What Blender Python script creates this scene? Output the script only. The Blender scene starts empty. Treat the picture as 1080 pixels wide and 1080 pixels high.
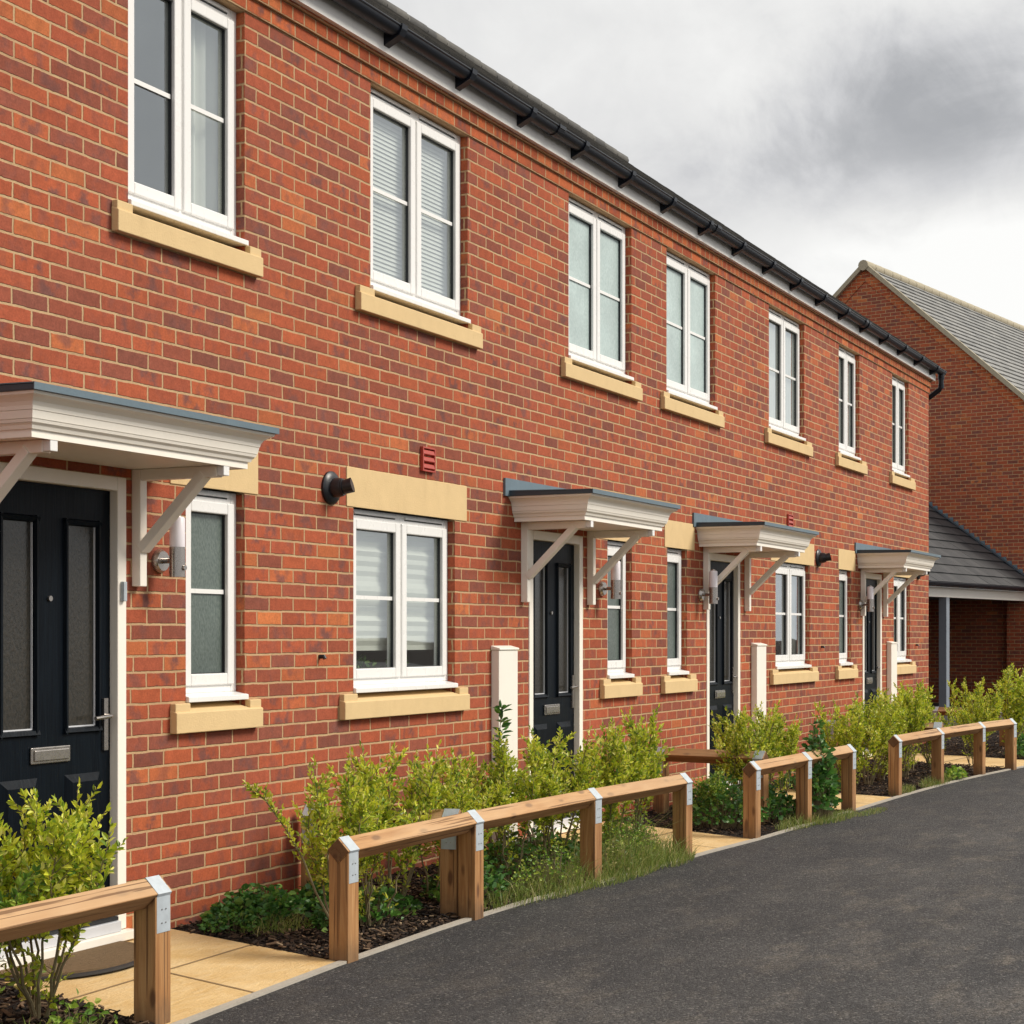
import bpy, math, random
from mathutils import Vector, Matrix
R=math.radians
C=bpy.data.collections.new('place'); bpy.context.scene.collection.children.link(C)
rnd=random.Random(7)

# ------------------------------------------------------------------ node helpers
class NT:
    def __init__(s,name):
        s.m=bpy.data.materials.new(name); s.m.use_nodes=True
        s.t=s.m.node_tree; s.t.nodes.clear(); s.n=s.t.nodes; s.l=s.t.links
        s.out=s.n.new('ShaderNodeOutputMaterial')
    def a(s,typ,ins=None,**kw):
        n=s.n.new(typ)
        for k,v in kw.items(): setattr(n,k,v)
        if ins:
            for k,v in ins.items(): s.set(n.inputs[k],v)
        return n
    def set(s,sock,v):
        if hasattr(v,'is_output'): s.l.new(v,sock)
        else: sock.default_value=v
    def m_(s,op,a,b=0.0,c=None):
        n=s.n.new('ShaderNodeMath'); n.operation=op
        s.set(n.inputs[0],a); s.set(n.inputs[1],b)
        if c is not None: s.set(n.inputs[2],c)
        return n.outputs[0]
    def mix(s,f,a,b,bt='MIX'):
        n=s.n.new('ShaderNodeMix'); n.data_type='RGBA'; n.blend_type=bt
        s.set(n.inputs[0],f)
        s.set(n.inputs[6],a if hasattr(a,'is_output') else tuple(a)+(1,)*(4-len(a)))
        s.set(n.inputs[7],b if hasattr(b,'is_output') else tuple(b)+(1,)*(4-len(b)))
        return n.outputs[2]
    def ramp(s,f,stops,interp='LINEAR'):
        n=s.n.new('ShaderNodeValToRGB'); r=n.color_ramp; r.interpolation=interp
        while len(r.elements)<len(stops): r.elements.new(0.5)
        for e,(p,c) in zip(r.elements,stops):
            e.position=p; e.color=(c,c,c,1) if isinstance(c,(int,float)) else tuple(c)+(1,)*(4-len(c))
        s.set(n.inputs[0],f); return n.outputs[0]
    def mr(s,f,a,b,c=0.,d=1.,smooth=False):
        n=s.n.new('ShaderNodeMapRange'); n.interpolation_type='SMOOTHSTEP' if smooth else 'LINEAR'
        s.set(n.inputs[0],f)
        for i,v in zip((1,2,3,4),(a,b,c,d)): s.set(n.inputs[i],v)
        return n.outputs[0]
    def noise(s,vec,scale,detail=3.,rough=.55,dist=0.):
        n=s.n.new('ShaderNodeTexNoise')
        if vec is not None: s.l.new(vec,n.inputs['Vector'])
        n.inputs['Scale'].default_value=scale; n.inputs['Detail'].default_value=detail
        n.inputs['Roughness'].default_value=rough; n.inputs['Distortion'].default_value=dist
        return n.outputs[0]
    def scale(s,vec,v):
        n=s.n.new('ShaderNodeMapping'); s.l.new(vec,n.inputs[0]); n.inputs['Scale'].default_value=v
        return n.outputs[0]
    def bump(s,h,dist=.005,strength=1.,normal=None):
        n=s.n.new('ShaderNodeBump'); s.set(n.inputs['Height'],h)
        n.inputs['Distance'].default_value=dist; n.inputs['Strength'].default_value=strength
        if normal: s.l.new(normal,n.inputs['Normal'])
        return n.outputs[0]
    def pbsdf(s,col,rough=.6,normal=None,metal=0.,spec=.5,coat=0.):
        n=s.n.new('ShaderNodeBsdfPrincipled')
        s.set(n.inputs['Base Color'],col if hasattr(col,'is_output') else tuple(col)+(1,)*(4-len(col)))
        s.set(n.inputs['Roughness'],rough); s.set(n.inputs['Metallic'],metal)
        s.set(n.inputs['Specular IOR Level'],spec); s.set(n.inputs['Coat Weight'],coat)
        if normal: s.l.new(normal,n.inputs['Normal'])
        s.l.new(n.outputs[0],s.out.inputs[0]); return n
    def obj(s): return s.n.new('ShaderNodeTexCoord').outputs['Object']
    def pos(s): return s.n.new('ShaderNodeNewGeometry').outputs['Position']

BL,BH=.2245,.0742
def brick_mat(name,L=BL,H=BH,u0=7.316,z0=.872,local=False,orange=0.,joint=.0051,dark=1.):
    t=NT(name)
    if local:
        tc=t.n.new('ShaderNodeTexCoord'); P,N=tc.outputs['Object'],tc.outputs['Normal']
    else:
        g=t.n.new('ShaderNodeNewGeometry'); P,N=g.outputs['Position'],g.outputs['True Normal']
    sp=t.a('ShaderNodeSeparateXYZ',{0:P}); sn=t.a('ShaderNodeSeparateXYZ',{0:N})
    nx=t.m_('GREATER_THAN',t.m_('ABSOLUTE',sn.outputs[0]),.7)
    u=t.m_('ADD',t.m_('MULTIPLY',sp.outputs[0],t.m_('SUBTRACT',1.,nx)),t.m_('MULTIPLY',sp.outputs[1],nx))
    wob=t.m_('MULTIPLY',t.m_('SUBTRACT',t.noise(P,9.,3.),.5),.011)
    wob2=t.m_('MULTIPLY',t.m_('SUBTRACT',t.noise(t.scale(P,(1.3,1.3,1.3)),7.,3.),.5),.013)
    z=t.m_('ADD',sp.outputs[2],wob); u=t.m_('ADD',u,wob2)
    r=t.m_('DIVIDE',t.m_('SUBTRACT',z,z0),H); row=t.m_('FLOOR',r); fv=t.m_('SUBTRACT',r,row)
    par=t.m_('MULTIPLY',t.m_('FLOORED_MODULO',row,2.),.5)
    rj=t.a('ShaderNodeTexWhiteNoise',{'W':row},noise_dimensions='1D').outputs[0]
    uu=t.m_('ADD',t.m_('ADD',t.m_('DIVIDE',t.m_('SUBTRACT',u,u0),L),par),t.m_('MULTIPLY',t.m_('SUBTRACT',rj,.5),.10))
    col=t.m_('FLOOR',uu); fu=t.m_('SUBTRACT',uu,col)
    du=t.m_('MULTIPLY',t.m_('MINIMUM',fu,t.m_('SUBTRACT',1.,fu)),L)
    dv=t.m_('MULTIPLY',t.m_('MINIMUM',fv,t.m_('SUBTRACT',1.,fv)),H)
    d=t.m_('MINIMUM',du,dv)
    d=t.m_('ADD',d,t.m_('MULTIPLY',t.m_('SUBTRACT',t.noise(P,70.,2.),.5),.006))
    mask=t.mr(d,joint-.001,joint+.0022,0.,1.,True)
    cv=t.a('ShaderNodeCombineXYZ',{0:col,1:row,2:nx})
    wn=t.a('ShaderNodeTexWhiteNoise',{'Vector':cv.outputs[0]},noise_dimensions='3D')
    if orange:
        base=t.ramp(wn.outputs[0],[(0.,(.36,.075,.03)),(.35,(.42,.095,.034)),(.7,(.5,.125,.04)),(1.,(.55,.16,.055))])
    else:
        base=t.ramp(wn.outputs[0],[(0.,(.235,.075,.050)),(.10,(.285,.080,.048)),(.28,(.335,.085,.045)),(.5,(.375,.088,.042)),(.75,(.41,.094,.041)),(.93,(.435,.106,.043)),(.98,(.48,.135,.05)),(1.,(.54,.165,.055))])
    sepc=t.a('ShaderNodeSeparateColor',{0:wn.outputs[1]})
    val=t.m_('MULTIPLY_ADD',sepc.outputs[1],.22,.89)
    # smoky blotch in the middle of some bricks, drag marks and fine grain on all
    smok=t.m_('MULTIPLY',t.mr(sepc.outputs[2],.25,.95,0.,.95),t.m_('MULTIPLY',t.mr(du,.02,.07,0.,1.,True),t.mr(t.noise(P,13.,3.),.42,.62,0.,1.,True)))
    base=t.mix(smok,base,(.19,.075,.062))
    fine=t.m_('MULTIPLY_ADD',t.noise(P,95.,4.,.7),1.0,.50)
    mid=t.m_('MULTIPLY_ADD',t.noise(P,22.,4.,.65),.8,.60)
    big=t.m_('MULTIPLY_ADD',t.noise(P,1.1,3.,.6),.34,.77)
    k=t.m_('MULTIPLY',t.m_('MULTIPLY',val,fine),t.m_('MULTIPLY',mid,big))
    base=t.mix(1.,base,t.a('ShaderNodeCombineColor',{0:k,1:k,2:k}).outputs[0],'MULTIPLY')
    bloom=t.mr(t.noise(t.scale(P,(1.,1.,2.2)),5.5,5.,.72),.60,.80,0.,.34,True)
    base=t.mix(bloom,base,(.46,.25,.16))
    streak=t.mr(t.noise(t.scale(P,(1.,1.,.16)),4.5,5.,.65),.55,.8,0.,.30,True); base=t.mix(streak,base,(.15,.055,.04))
    mk=t.m_('MULTIPLY_ADD',t.noise(P,35.,4.,.7),.7,.62)
    mort=t.mix(1.,(.56,.375,.205),t.a('ShaderNodeCombineColor',{0:mk,1:mk,2:mk}).outputs[0],'MULTIPLY')
    mort=t.mix(t.mr(t.noise(P,2.2,4.,.65),.38,.66,0.,.4),mort,(.38,.20,.11))
    colr=t.mix(mask,mort,base)
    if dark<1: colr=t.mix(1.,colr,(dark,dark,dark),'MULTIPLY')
    h=t.m_('ADD',t.m_('ADD',mask,t.m_('MULTIPLY',sepc.outputs[0],.25)),t.m_('MULTIPLY',t.noise(P,140.,4.,.7),.45))
    t.pbsdf(colr,.86,t.bump(h,.006,.9),spec=.25); return t.m

def plain(name,col,rough=.5,var=.12,sc=6.,bump=0.,spec=.5,metal=0.,dirt=0.,dirtcol=(.25,.2,.14)):
    t=NT(name); P=t.pos()
    k=t.m_('MULTIPLY_ADD',t.noise(P,sc,5.,.6),var*2,1-var)
    c=t.mix(1.,col,t.a('ShaderNodeCombineColor',{0:k,1:k,2:k}).outputs[0],'MULTIPLY')
    if dirt: c=t.mix(t.mr(t.noise(t.scale(P,(1,1,.35)),9.,5.,.7),.5,.8,0.,dirt,True),c,dirtcol)
    nm=t.bump(t.noise(P,sc*14,3.),bump,1.) if bump else None
    rr=t.m_('MULTIPLY_ADD',t.noise(P,sc*3,3.),.2,rough-.1)
    t.pbsdf(c,rr,nm,metal,spec); return t.m

def wood_mat(name,axis):
    t=NT(name); O=t.obj(); oi=t.n.new('ShaderNodeObjectInfo').outputs['Random']
    off=t.a('ShaderNodeVectorMath',{0:O,1:t.a('ShaderNodeCombineXYZ',{0:t.m_('MULTIPLY',oi,37.),1:t.m_('MULTIPLY',oi,11.),2:t.m_('MULTIPLY',oi,23.)}).outputs[0]},operation='ADD').outputs[0]
    s1=[22,22,22]; s1[axis]=1.6; s2=[150,150,150]; s2[axis]=5.; s3=[5,5,5]; s3[axis]=1.2; s4=[13,13,13]; s4[axis]=4.5
    g1=t.noise(t.scale(off,s1),1.,4.,.6,.6); g2=t.noise(t.scale(off,s2),1.,3.,.6); g3=t.noise(t.scale(off,s3),1.,4.,.6)
    c=t.ramp(g1,[(.25,(.25,.11,.037)),(.45,(.40,.195,.073)),(.6,(.50,.275,.115)),(.8,(.59,.36,.17))])
    c=t.mix(t.mr(g2,.45,.75,0.,.5),c,(.26,.12,.045))
    c=t.mix(t.mr(g3,.45,.7,0.,.5),c,(.33,.165,.07))
    vo=t.a('ShaderNodeTexVoronoi',{'Vector':t.scale(off,s4),'Scale':1.}).outputs['Distance']
    c=t.mix(t.mr(vo,.10,.25,.9,0.,True),c,(.11,.045,.02))
    c=t.mix(t.m_('MULTIPLY',oi,.28),c,(.30,.15,.07))
    nn_=t.a('ShaderNodeSeparateXYZ',{0:t.n.new('ShaderNodeTexCoord').outputs['Normal']}).outputs[axis]
    eg=t.mr(t.m_('ABSOLUTE',nn_),.8,.9); c=t.mix(t.m_('MULTIPLY',eg,.8),c,(.085,.04,.02))
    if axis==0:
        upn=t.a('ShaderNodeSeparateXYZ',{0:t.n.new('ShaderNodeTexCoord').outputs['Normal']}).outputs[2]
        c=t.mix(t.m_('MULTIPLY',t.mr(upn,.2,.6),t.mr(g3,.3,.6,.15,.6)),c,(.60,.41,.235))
    s5=[75,75,75]; s5[axis]=1.1
    chk=t.mr(t.noise(t.scale(off,s5),1.,2.,.4,.3),.61,.66,0.,.75,True); c=t.mix(chk,c,(.13,.06,.025))
    if axis==2:
        zz=t.a('ShaderNodeSeparateXYZ',{0:O}).outputs[2]
        mud=t.mr(t.m_('ADD',zz,t.m_('MULTIPLY',t.m_('SUBTRACT',t.noise(off,16.,4.,.7),.5),.14)),.05,.20,.65,0.,True); c=t.mix(mud,c,(.13,.085,.05))
        c=t.mix(t.m_('MULTIPLY',t.mr(g3,.45,.65),.35),c,(.22,.11,.05))
    h=t.m_('SUBTRACT',t.m_('ADD',t.m_('MULTIPLY',g2,.6),g1),t.m_('MULTIPLY',chk,.8))
    t.pbsdf(c,.72,t.bump(h,.003,.8),spec=.3); return t.m

def glass_mat(name,tint=(.86,.9,.88),ior=1.85):
    t=NT(name)
    fc=t.a('ShaderNodeLayerWeight',{'Blend':.5}).outputs['Facing']; fr=t.m_('MULTIPLY_ADD',t.m_('POWER',fc,3.),.72,.25)
    tr=t.a('ShaderNodeBsdfTransparent',{'Color':tuple(tint)+(1,)}).outputs[0]
    nb=t.bump(t.noise(t.pos(),1.6,1.),.004,.35)
    gl=t.a('ShaderNodeBsdfGlossy',{'Color':(.90,.96,1,1),'Roughness':.015,'Normal':nb}).outputs[0]
    mx=t.a('ShaderNodeMixShader',{0:fr,1:tr,2:gl}).outputs[0]
    t.l.new(mx,t.out.inputs[0]); return t.m

def frost_mat(name,c1,c2,rough=.22,bz=95.):
    t=NT(name); P=t.pos()
    n=t.noise(t.scale(P,(1,1,.55)),bz,3.,.6); n2=t.noise(P,2.3,3.,.5)
    c=t.mix(t.mr(n,.35,.65),c1,c2); k=t.m_('MULTIPLY_ADD',n2,.7,.65)
    c=t.mix(1.,c,t.a('ShaderNodeCombineColor',{0:k,1:k,2:k}).outputs[0],'MULTIPLY')
    t.pbsdf(c,rough,t.bump(n,.003,.35),spec=.5); return t.m

def leaf_mat(name,stops,trans=.3):
    t=NT(name); g=t.n.new('ShaderNodeNewGeometry'); oi=t.n.new('ShaderNodeObjectInfo').outputs['Random']
    c=t.ramp(g.outputs['Random Per Island'],stops)
    n=t.noise(t.pos(),7.,3.)
    c=t.mix(t.mr(n,.45,.70,0.,.28,True),c,stops[0][1])
    c=t.mix(t.m_('MULTIPLY',oi,.12),c,(.10,.15,.02))
    p=t.n.new('ShaderNodeBsdfPrincipled'); t.l.new(c,p.inputs['Base Color']); p.inputs['Roughness'].default_value=.42; p.inputs['Specular IOR Level'].default_value=.42
    tr=t.a('ShaderNodeBsdfTranslucent',{'Color':c}).outputs[0]
    mx=t.a('ShaderNodeMixShader',{0:trans,1:p.outputs[0],2:tr}).outputs[0]
    t.l.new(mx,t.out.inputs[0]); return t.m

M={}
M['brick']=brick_mat('red_brick')
M['band']=brick_mat('orange_brick',orange=1,z0=4.508)
M['band_header']=brick_mat('orange_header_brick',L=.1122,orange=1,z0=4.508)
M['brick_far']=brick_mat('far_red_brick',local=True,u0=0,z0=0)
M['brick_shaded']=brick_mat('shaded_brick',local=True,u0=0,z0=0,dark=.22)  # same far brick with the carport's inner shade multiplied into its colour
M['brick_verge']=brick_mat('far_orange_brick',local=True,u0=0,z0=0,orange=1)
M['stone']=plain('buff_cast_stone',(.70,.51,.27),.85,.09,9.,.002,.2,0,.22,(.42,.28,.13))
M['upvc']=plain('white_upvc',(.84,.83,.81),.28,.02,3.,0,.5)
M['cream']=plain('cream_painted_timber',(.92,.865,.775),.42,.04,5.,.0006,.4,0,.08,(.55,.47,.38))
M['duct']=plain('cream_boxing',(.87,.83,.75),.5,.05,4.,.0008,.4,0,.15,(.5,.43,.35))
M['gasket']=plain('dark_gasket',(.02,.022,.025),.5,.1)
M['lead']=plain('grey_lead_flashing',(.115,.165,.20),.5,.16,8.,.001,.5,0,.3,(.2,.24,.26))
M['leaddark']=plain('dark_roof_trim',(.035,.058,.078),.4,.15,8.)
M['gutter']=plain('black_gutter_plastic',(.007,.010,.017),.36,.2,5.,0,.35)
M['fascia']=plain('white_fascia',(.90,.875,.84),.4,.05,4.,0,.4,0,.2,(.5,.46,.4))
M['steel']=plain('brushed_steel',(.40,.37,.345),.28,.1,20.,0,.5,.9)
M['galv']=plain('galvanised_steel',(.47,.52,.56),.5,.22,30.,.0008,.5,.15)
M['opal']=plain('opal_lamp_shade',(.78,.74,.78),.35,.03)
M['black']=plain('black_plastic',(.012,.013,.017),.35,.2)
M['redplastic']=plain('terracotta_vent_plastic',(.42,.055,.035),.4,.12)
M['blind']=plain('white_blind',(.88,.87,.84),.5,.05,3.)
M['curtain']=plain('pale_curtain',(.84,.83,.77),.8,.12,4.)
M['roomwall']=plain('room_wall_paint',(.62,.6,.55),.8,.05)
M['pot']=plain('glazed_pot',(.3,.3,.28),.4)
M['glass']=glass_mat('clear_double_glazing')
M['frostpale']=frost_mat('pale_obscured_glass',(.40,.50,.49),(.50,.60,.585))
M['frostdark']=frost_mat('dark_obscured_glass',(.085,.11,.10),(.135,.165,.15),.24,90.)
M['frostdoor']=frost_mat('brown_obscured_door_glass',(.022,.022,.019),(.040,.035,.028),.2,80.)
M['woodx']=wood_mat('rail_timber',0); M['woodz']=wood_mat('post_timber',2)
def door_mat_():
    t=NT('navy_grained_door'); P=t.pos()
    g=t.noise(t.scale(P,(60,60,3.)),1.,4.,.6,1.2)
    c=t.mix(t.mr(g,.4,.7),(.0015,.0034,.0065),(.004,.008,.013))
    t.pbsdf(c,.42,t.bump(g,.002,.7),spec=.11); return t.m
M['door']=door_mat_()
def tile_mat(name,c1,c2,sx=.3,sy=.3):
    t=NT(name); O=t.obj()
    sp=t.a('ShaderNodeSeparateXYZ',{0:O})
    wn=t.a('ShaderNodeTexWhiteNoise',{'Vector':t.a('ShaderNodeCombineXYZ',{0:t.m_('FLOOR',t.m_('DIVIDE',sp.outputs[0],sx)),1:t.m_('FLOOR',t.m_('DIVIDE',sp.outputs[2],sy*.6))}).outputs[0]},noise_dimensions='3D').outputs[0]
    c=t.mix(wn,c1,c2); k=t.m_('MULTIPLY_ADD',t.noise(O,9.,5.,.7),.8,.6)
    c=t.mix(1.,c,t.a('ShaderNodeCombineColor',{0:k,1:k,2:k}).outputs[0],'MULTIPLY')
    fr=t.m_('FRACT',t.m_('DIVIDE',sp.outputs[0],sx)); ln=t.mr(fr,.0,.035,0.,1.)
    c=t.mix(t.m_('MULTIPLY',t.m_('SUBTRACT',1.,ln),.6),c,(.01,.01,.01))
    t.pbsdf(c,.7,t.bump(t.noise(O,60.,3.),.003,.8),spec=.35); return t.m
M['tile']=tile_mat('grey_roof_tile',(.06,.058,.056),(.12,.113,.10))
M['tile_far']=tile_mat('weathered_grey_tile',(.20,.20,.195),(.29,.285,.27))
M['tile_car']=tile_mat('dark_slate_tile',(.042,.043,.046),(.066,.066,.068),.33)
M['mortarcap']=plain('pale_verge_mortar',(.40,.35,.25),.85,.2,12.,.004)
M['postpaint']=plain('grey_post_paint',(.22,.25,.29),.5,.15,6.)
M['darkwall']=M['brick_far']
def asphalt():
    t=NT('worn_asphalt'); P=t.pos()
    fine=t.m_('MULTIPLY_ADD',t.m_('SUBTRACT',t.noise(P,95.,4.,.8),.5),2.6,.5); grit=t.a('ShaderNodeTexVoronoi',{'Vector':P,'Scale':105.}); 
    med=t.noise(P,14.,5.,.7); big=t.noise(t.scale(P,(.7,1.3,1.)),1.3,7.,.68,.4)
    st=t.noise(t.scale(P,(.8,1.9,1.)),2.6,7.,.72)
    c=t.mix(t.mr(big,.35,.68),(.046,.045,.047),(.098,.093,.089))
    c=t.mix(t.mr(st,.50,.76,0.,.65),c,(.22,.185,.145))
    c=t.mix(t.mr(t.noise(P,.55,4.),.45,.66,0.,.4),c,(.052,.05,.05))
    yv=t.a('ShaderNodeSeparateXYZ',{0:P}).outputs[1]
    nearedge=t.mr(t.m_('ADD',yv,t.m_('MULTIPLY',t.m_('SUBTRACT',t.noise(P,.8,5.,.65),.5),2.2)),-3.0,-1.5,0.,.55,True); c=t.mix(nearedge,c,(.034,.033,.036))
    stone=t.a('ShaderNodeSeparateColor',{0:grit.outputs['Color']}).outputs[0]
    k=t.m_('MULTIPLY',t.m_('MULTIPLY_ADD',fine,1.3,.42),t.m_('MULTIPLY_ADD',stone,.95,.55))
    k=t.m_('MULTIPLY',k,t.m_('MULTIPLY_ADD',med,.8,.6))
    c=t.mix(1.,c,t.a('ShaderNodeCombineColor',{0:k,1:k,2:k}).outputs[0],'MULTIPLY')
    c=t.mix(t.mr(stone,.93,.97,0.,.45),c,(.30,.28,.25))
    h=t.m_('ADD',t.m_('MULTIPLY',grit.outputs['Distance'],-1.2),t.m_('ADD',fine,t.m_('MULTIPLY',med,.8)))
    t.pbsdf(c,.78,t.bump(h,.007,.9),spec=.35); return t.m
M['asphalt']=asphalt()
def pathm():
    t=NT('buff_paving'); P=t.pos()
    n=t.noise(P,3.2,6.,.65,.6); f=t.noise(P,90.,4.,.7)
    w=t.noise(t.scale(P,(2.,7.,1.)),2.6,5.,.65,1.2)
    c=t.mix(t.mr(n,.3,.7),(.58,.37,.145),(.74,.54,.28)); c=t.mix(t.mr(w,.45,.75,0.,.6),c,(.72,.56,.33))
    c=t.mix(t.mr(t.noise(P,1.3,4.),.5,.75,0.,.4),c,(.40,.25,.11))
    k=t.m_('MULTIPLY_ADD',f,.4,.8); c=t.mix(1.,c,t.a('ShaderNodeCombineColor',{0:k,1:k,2:k}).outputs[0],'MULTIPLY')
    t.pbsdf(c,.85,t.bump(t.m_('ADD',f,t.m_('MULTIPLY',w,2.)),.004,.8),spec=.2); return t.m
M['path']=pathm()
M['kerb']=plain('concrete_edging',(.43,.39,.33),.9,.2,14.,.003,.2,0,.4,(.16,.13,.1))
M['joint']=plain('path_joint',(.30,.20,.10),.9,.3,20.)
def soilm():
    t=NT('bark_mulch_soil'); P=t.pos(); v=t.a('ShaderNodeTexVoronoi',{'Vector':t.scale(P,(1,1.6,1)),'Scale':46.})
    k=t.a('ShaderNodeSeparateColor',{0:v.outputs['Color']}).outputs[0]
    c=t.ramp(k,[(0,(.006,.005,.005)),(.5,(.022,.015,.012)),(.85,(.06,.038,.025)),(1,(.13,.085,.055))])
    t.pbsdf(c,.95,t.bump(t.m_('ADD',v.outputs['Distance'],t.noise(P,30.,4.)),.03,1.),spec=.2); return t.m
M['soil']=soilm()
def chipm():
    t=NT('bark_chips'); g=t.n.new('ShaderNodeNewGeometry')
    c=t.ramp(g.outputs['Random Per Island'],[(0,(.010,.008,.007)),(.45,(.035,.022,.016)),(.75,(.09,.055,.034)),(.93,(.2,.13,.08)),(1,(.34,.25,.16))])
    t.pbsdf(c,.85,spec=.25); return t.m
M['chip']=chipm()
M['coir']=plain('coir_mat',(.26,.175,.10),.95,.35,60.,.006,.1)
M['rubber']=plain('black_rubber_edge',(.03,.03,.032),.6,.2)
M['alu']=plain('threshold_trim',(.62,.63,.66),.35,.05)
M['leaf']=leaf_mat('yellow_green_leaves',[(0,(.11,.23,.028)),(.18,(.35,.46,.04)),(.48,(.58,.66,.05)),(.8,(.80,.80,.07)),(1,(.90,.85,.28))])
M['leafmid']=leaf_mat('mid_green_leaves',[(0,(.08,.18,.03)),(.35,(.19,.35,.045)),(.65,(.36,.53,.06)),(1,(.66,.70,.15))])
M['weed']=leaf_mat('dark_green_weed_leaves',[(0,(.03,.09,.022)),(.4,(.06,.18,.033)),(.8,(.12,.28,.045)),(1,(.26,.38,.07))])
M['grass']=leaf_mat('grass_blades',[(0,(.10,.18,.03)),(.4,(.21,.29,.05)),(.75,(.38,.40,.11)),(1,(.58,.48,.22))])
M['stem']=plain('shrub_stem',(.20,.16,.085),.8,.3,30.)
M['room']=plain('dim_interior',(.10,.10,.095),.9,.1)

# ------------------------------------------------------------------ mesh helpers
class MB:
    def __init__(s): s.v=[]; s.f=[]
    def add(s,vs,fs):
        b=len(s.v); s.v+=[tuple(p) for p in vs]; s.f+=[tuple(b+i for i in f) for f in fs]; return s
    def box(s,x0,x1,y0,y1,z0,z1,mat=None):
        vs=[(x,y,z) for z in (z0,z1) for y in (y0,y1) for x in (x0,x1)]
        if mat: vs=[mat@Vector(p) for p in vs]
        return s.add(vs,[(0,2,3,1),(4,5,7,6),(0,1,5,4),(2,6,7,3),(0,4,6,2),(1,3,7,5)])
    def quad(s,*p): return s.add(p,[tuple(range(len(p)))])
    def prism(s,poly,axis,a,b):      # polygon extruded along an axis; poly coords are the other two axes in order
        def mk(p,t):
            q=list(p); q.insert(axis,t); return tuple(q)
        n=len(poly); vs=[mk(p,a) for p in poly]+[mk(p,b) for p in poly]
        return s.add(vs,[tuple(range(n))[::-1],tuple(range(n,2*n))]+[(i,(i+1)%n,n+(i+1)%n,n+i) for i in range(n)])
    def bar(s,p,q,w,d,up=(0,0,1)):   # rectangular bar between two points
        p,q=Vector(p),Vector(q); a=(q-p).normalized(); u=Vector(up); sx=a.cross(u).normalized(); uy=sx.cross(a).normalized()
        vs=[]
        for c in (p,q):
            for i,j in ((-1,-1),(1,-1),(1,1),(-1,1)): vs.append(c+sx*(w/2*i)+uy*(d/2*j))
        return s.add(vs,[(3,2,1,0),(4,5,6,7),(0,1,5,4),(1,2,6,5),(2,3,7,6),(3,0,4,7)])
    def tube(s,pts,rad,n=10,cap=True):
        pts=[Vector(p) for p in pts]; rs=rad if isinstance(rad,(list,tuple)) else [rad]*len(pts)
        vs=[]; pr=None
        for i,p in enumerate(pts):
            a=(pts[min(i+1,len(pts)-1)]-pts[max(i-1,0)])
            if a.length<1e-9: a=Vector((0,0,1)) if pr is None else pr
            a.normalize(); pr=a
            u=Vector((0,0,1)) if abs(a.z)<.9 else Vector((1,0,0))
            x=a.cross(u).normalized(); y=x.cross(a)
            for k in range(n):
                t=2*math.pi*k/n; vs.append(p+x*(math.cos(t)*rs[i])+y*(math.sin(t)*rs[i]))
        fs=[]
        for i in range(len(pts)-1):
            for k in range(n): fs.append((i*n+k,i*n+(k+1)%n,(i+1)*n+(k+1)%n,(i+1)*n+k))
        if cap: fs+= [tuple(range(n))[::-1],tuple(range((len(pts)-1)*n,len(pts)*n))]
        return s.add(vs,fs)
    def build(s,name,mat,parent=None,smooth=False,bevel=0.,at=None):
        me=bpy.data.meshes.new(name); me.from_pydata(s.v,[],s.f); me.update()
        me.materials.append(mat)
        o=bpy.data.objects.new(name,me); C.objects.link(o)
        if parent: o.parent=parent
        if smooth:
            me.shade_smooth()
            try: me.set_sharp_from_angle(angle=R(40))
            except Exception: pass
        if bevel:
            b=o.modifiers.new('edge','BEVEL'); b.width=bevel; b.segments=2; b.limit_method='ANGLE'; b.angle_limit=R(40)
        if at is not None: o.location=at
        return o
def tag(o,label=None,cat=None,group=None,kind=None):
    for k,v in (('label',label),('category',cat),('group',group),('kind',kind)):
        if v: o[k]=v
    return o
def empty(name,loc,rz=0,**kw):
    o=bpy.data.objects.new(name,None); C.objects.link(o); o.location=loc; o.rotation_euler=(0,0,rz); o.empty_display_size=.2
    return tag(o,**kw)

# ------------------------------------------------------------------ ground
EDGE=[(-30,-2.6),(-5,-2.0),(3,-1.32),(5.28,-1.17),(6.5,-1.075),(7.67,-1.03),(8.5,-1.04),(9.3,-1.10),(11,-1.2),(11.75,-1.26),(13.75,-1.33),(15.5,-1.375),(17.1,-1.455),(18.35,-1.58),(19.6,-1.74),(22,-2.15),(26,-3.1),(32,-5.0),(45,-10),(80,-24)]
def yed(x):
    for (a,b),(c,d) in zip(EDGE,EDGE[1:]):
        if a<=x<=c: return b+(d-b)*(x-a)/(c-a)
    return EDGE[-1][1]
def zg(x,y):
    if y>=0: return -.05
    return -.05-.05*min(1,y/yed(x))
def frange(a,b,st):
    n=max(1,int(math.ceil((b-a)/st))); return [a+(b-a)*i/n for i in range(n+1)]
m=MB(); m.quad((-400,-400,-.20),(600,-400,-.20),(600,400,-.20),(-400,400,-.20)); tag(m.build('ground',M['soil']),kind='structure')
m=MB(); xs=frange(-30,80,.5)
for a,b in zip(xs,xs[1:]):
    m.quad((a,-60,-.13),(b,-60,-.13),(b,yed(b),-.106),(a,yed(a),-.106))
tag(m.build('road',M['asphalt']),kind='structure')
m=MB(); xs=frange(-5,30,.25)
for a,b in zip(xs,xs[1:]):
    for x0,x1 in ((a,b),):
        p=[(x0,yed(x0),0),(x1,yed(x1),0),(x1,yed(x1)+.036,0),(x0,yed(x0)+.036,0)]
        top=[(q[0],q[1],-.094) for q in p]; bot=[(q[0],q[1],-.16) for q in p]
        m.add(top+bot,[(0,1,2,3),(0,4,5,1),(3,2,6,7)])
tag(m.build('kerb_edging',M['kerb']),kind='structure')
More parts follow.
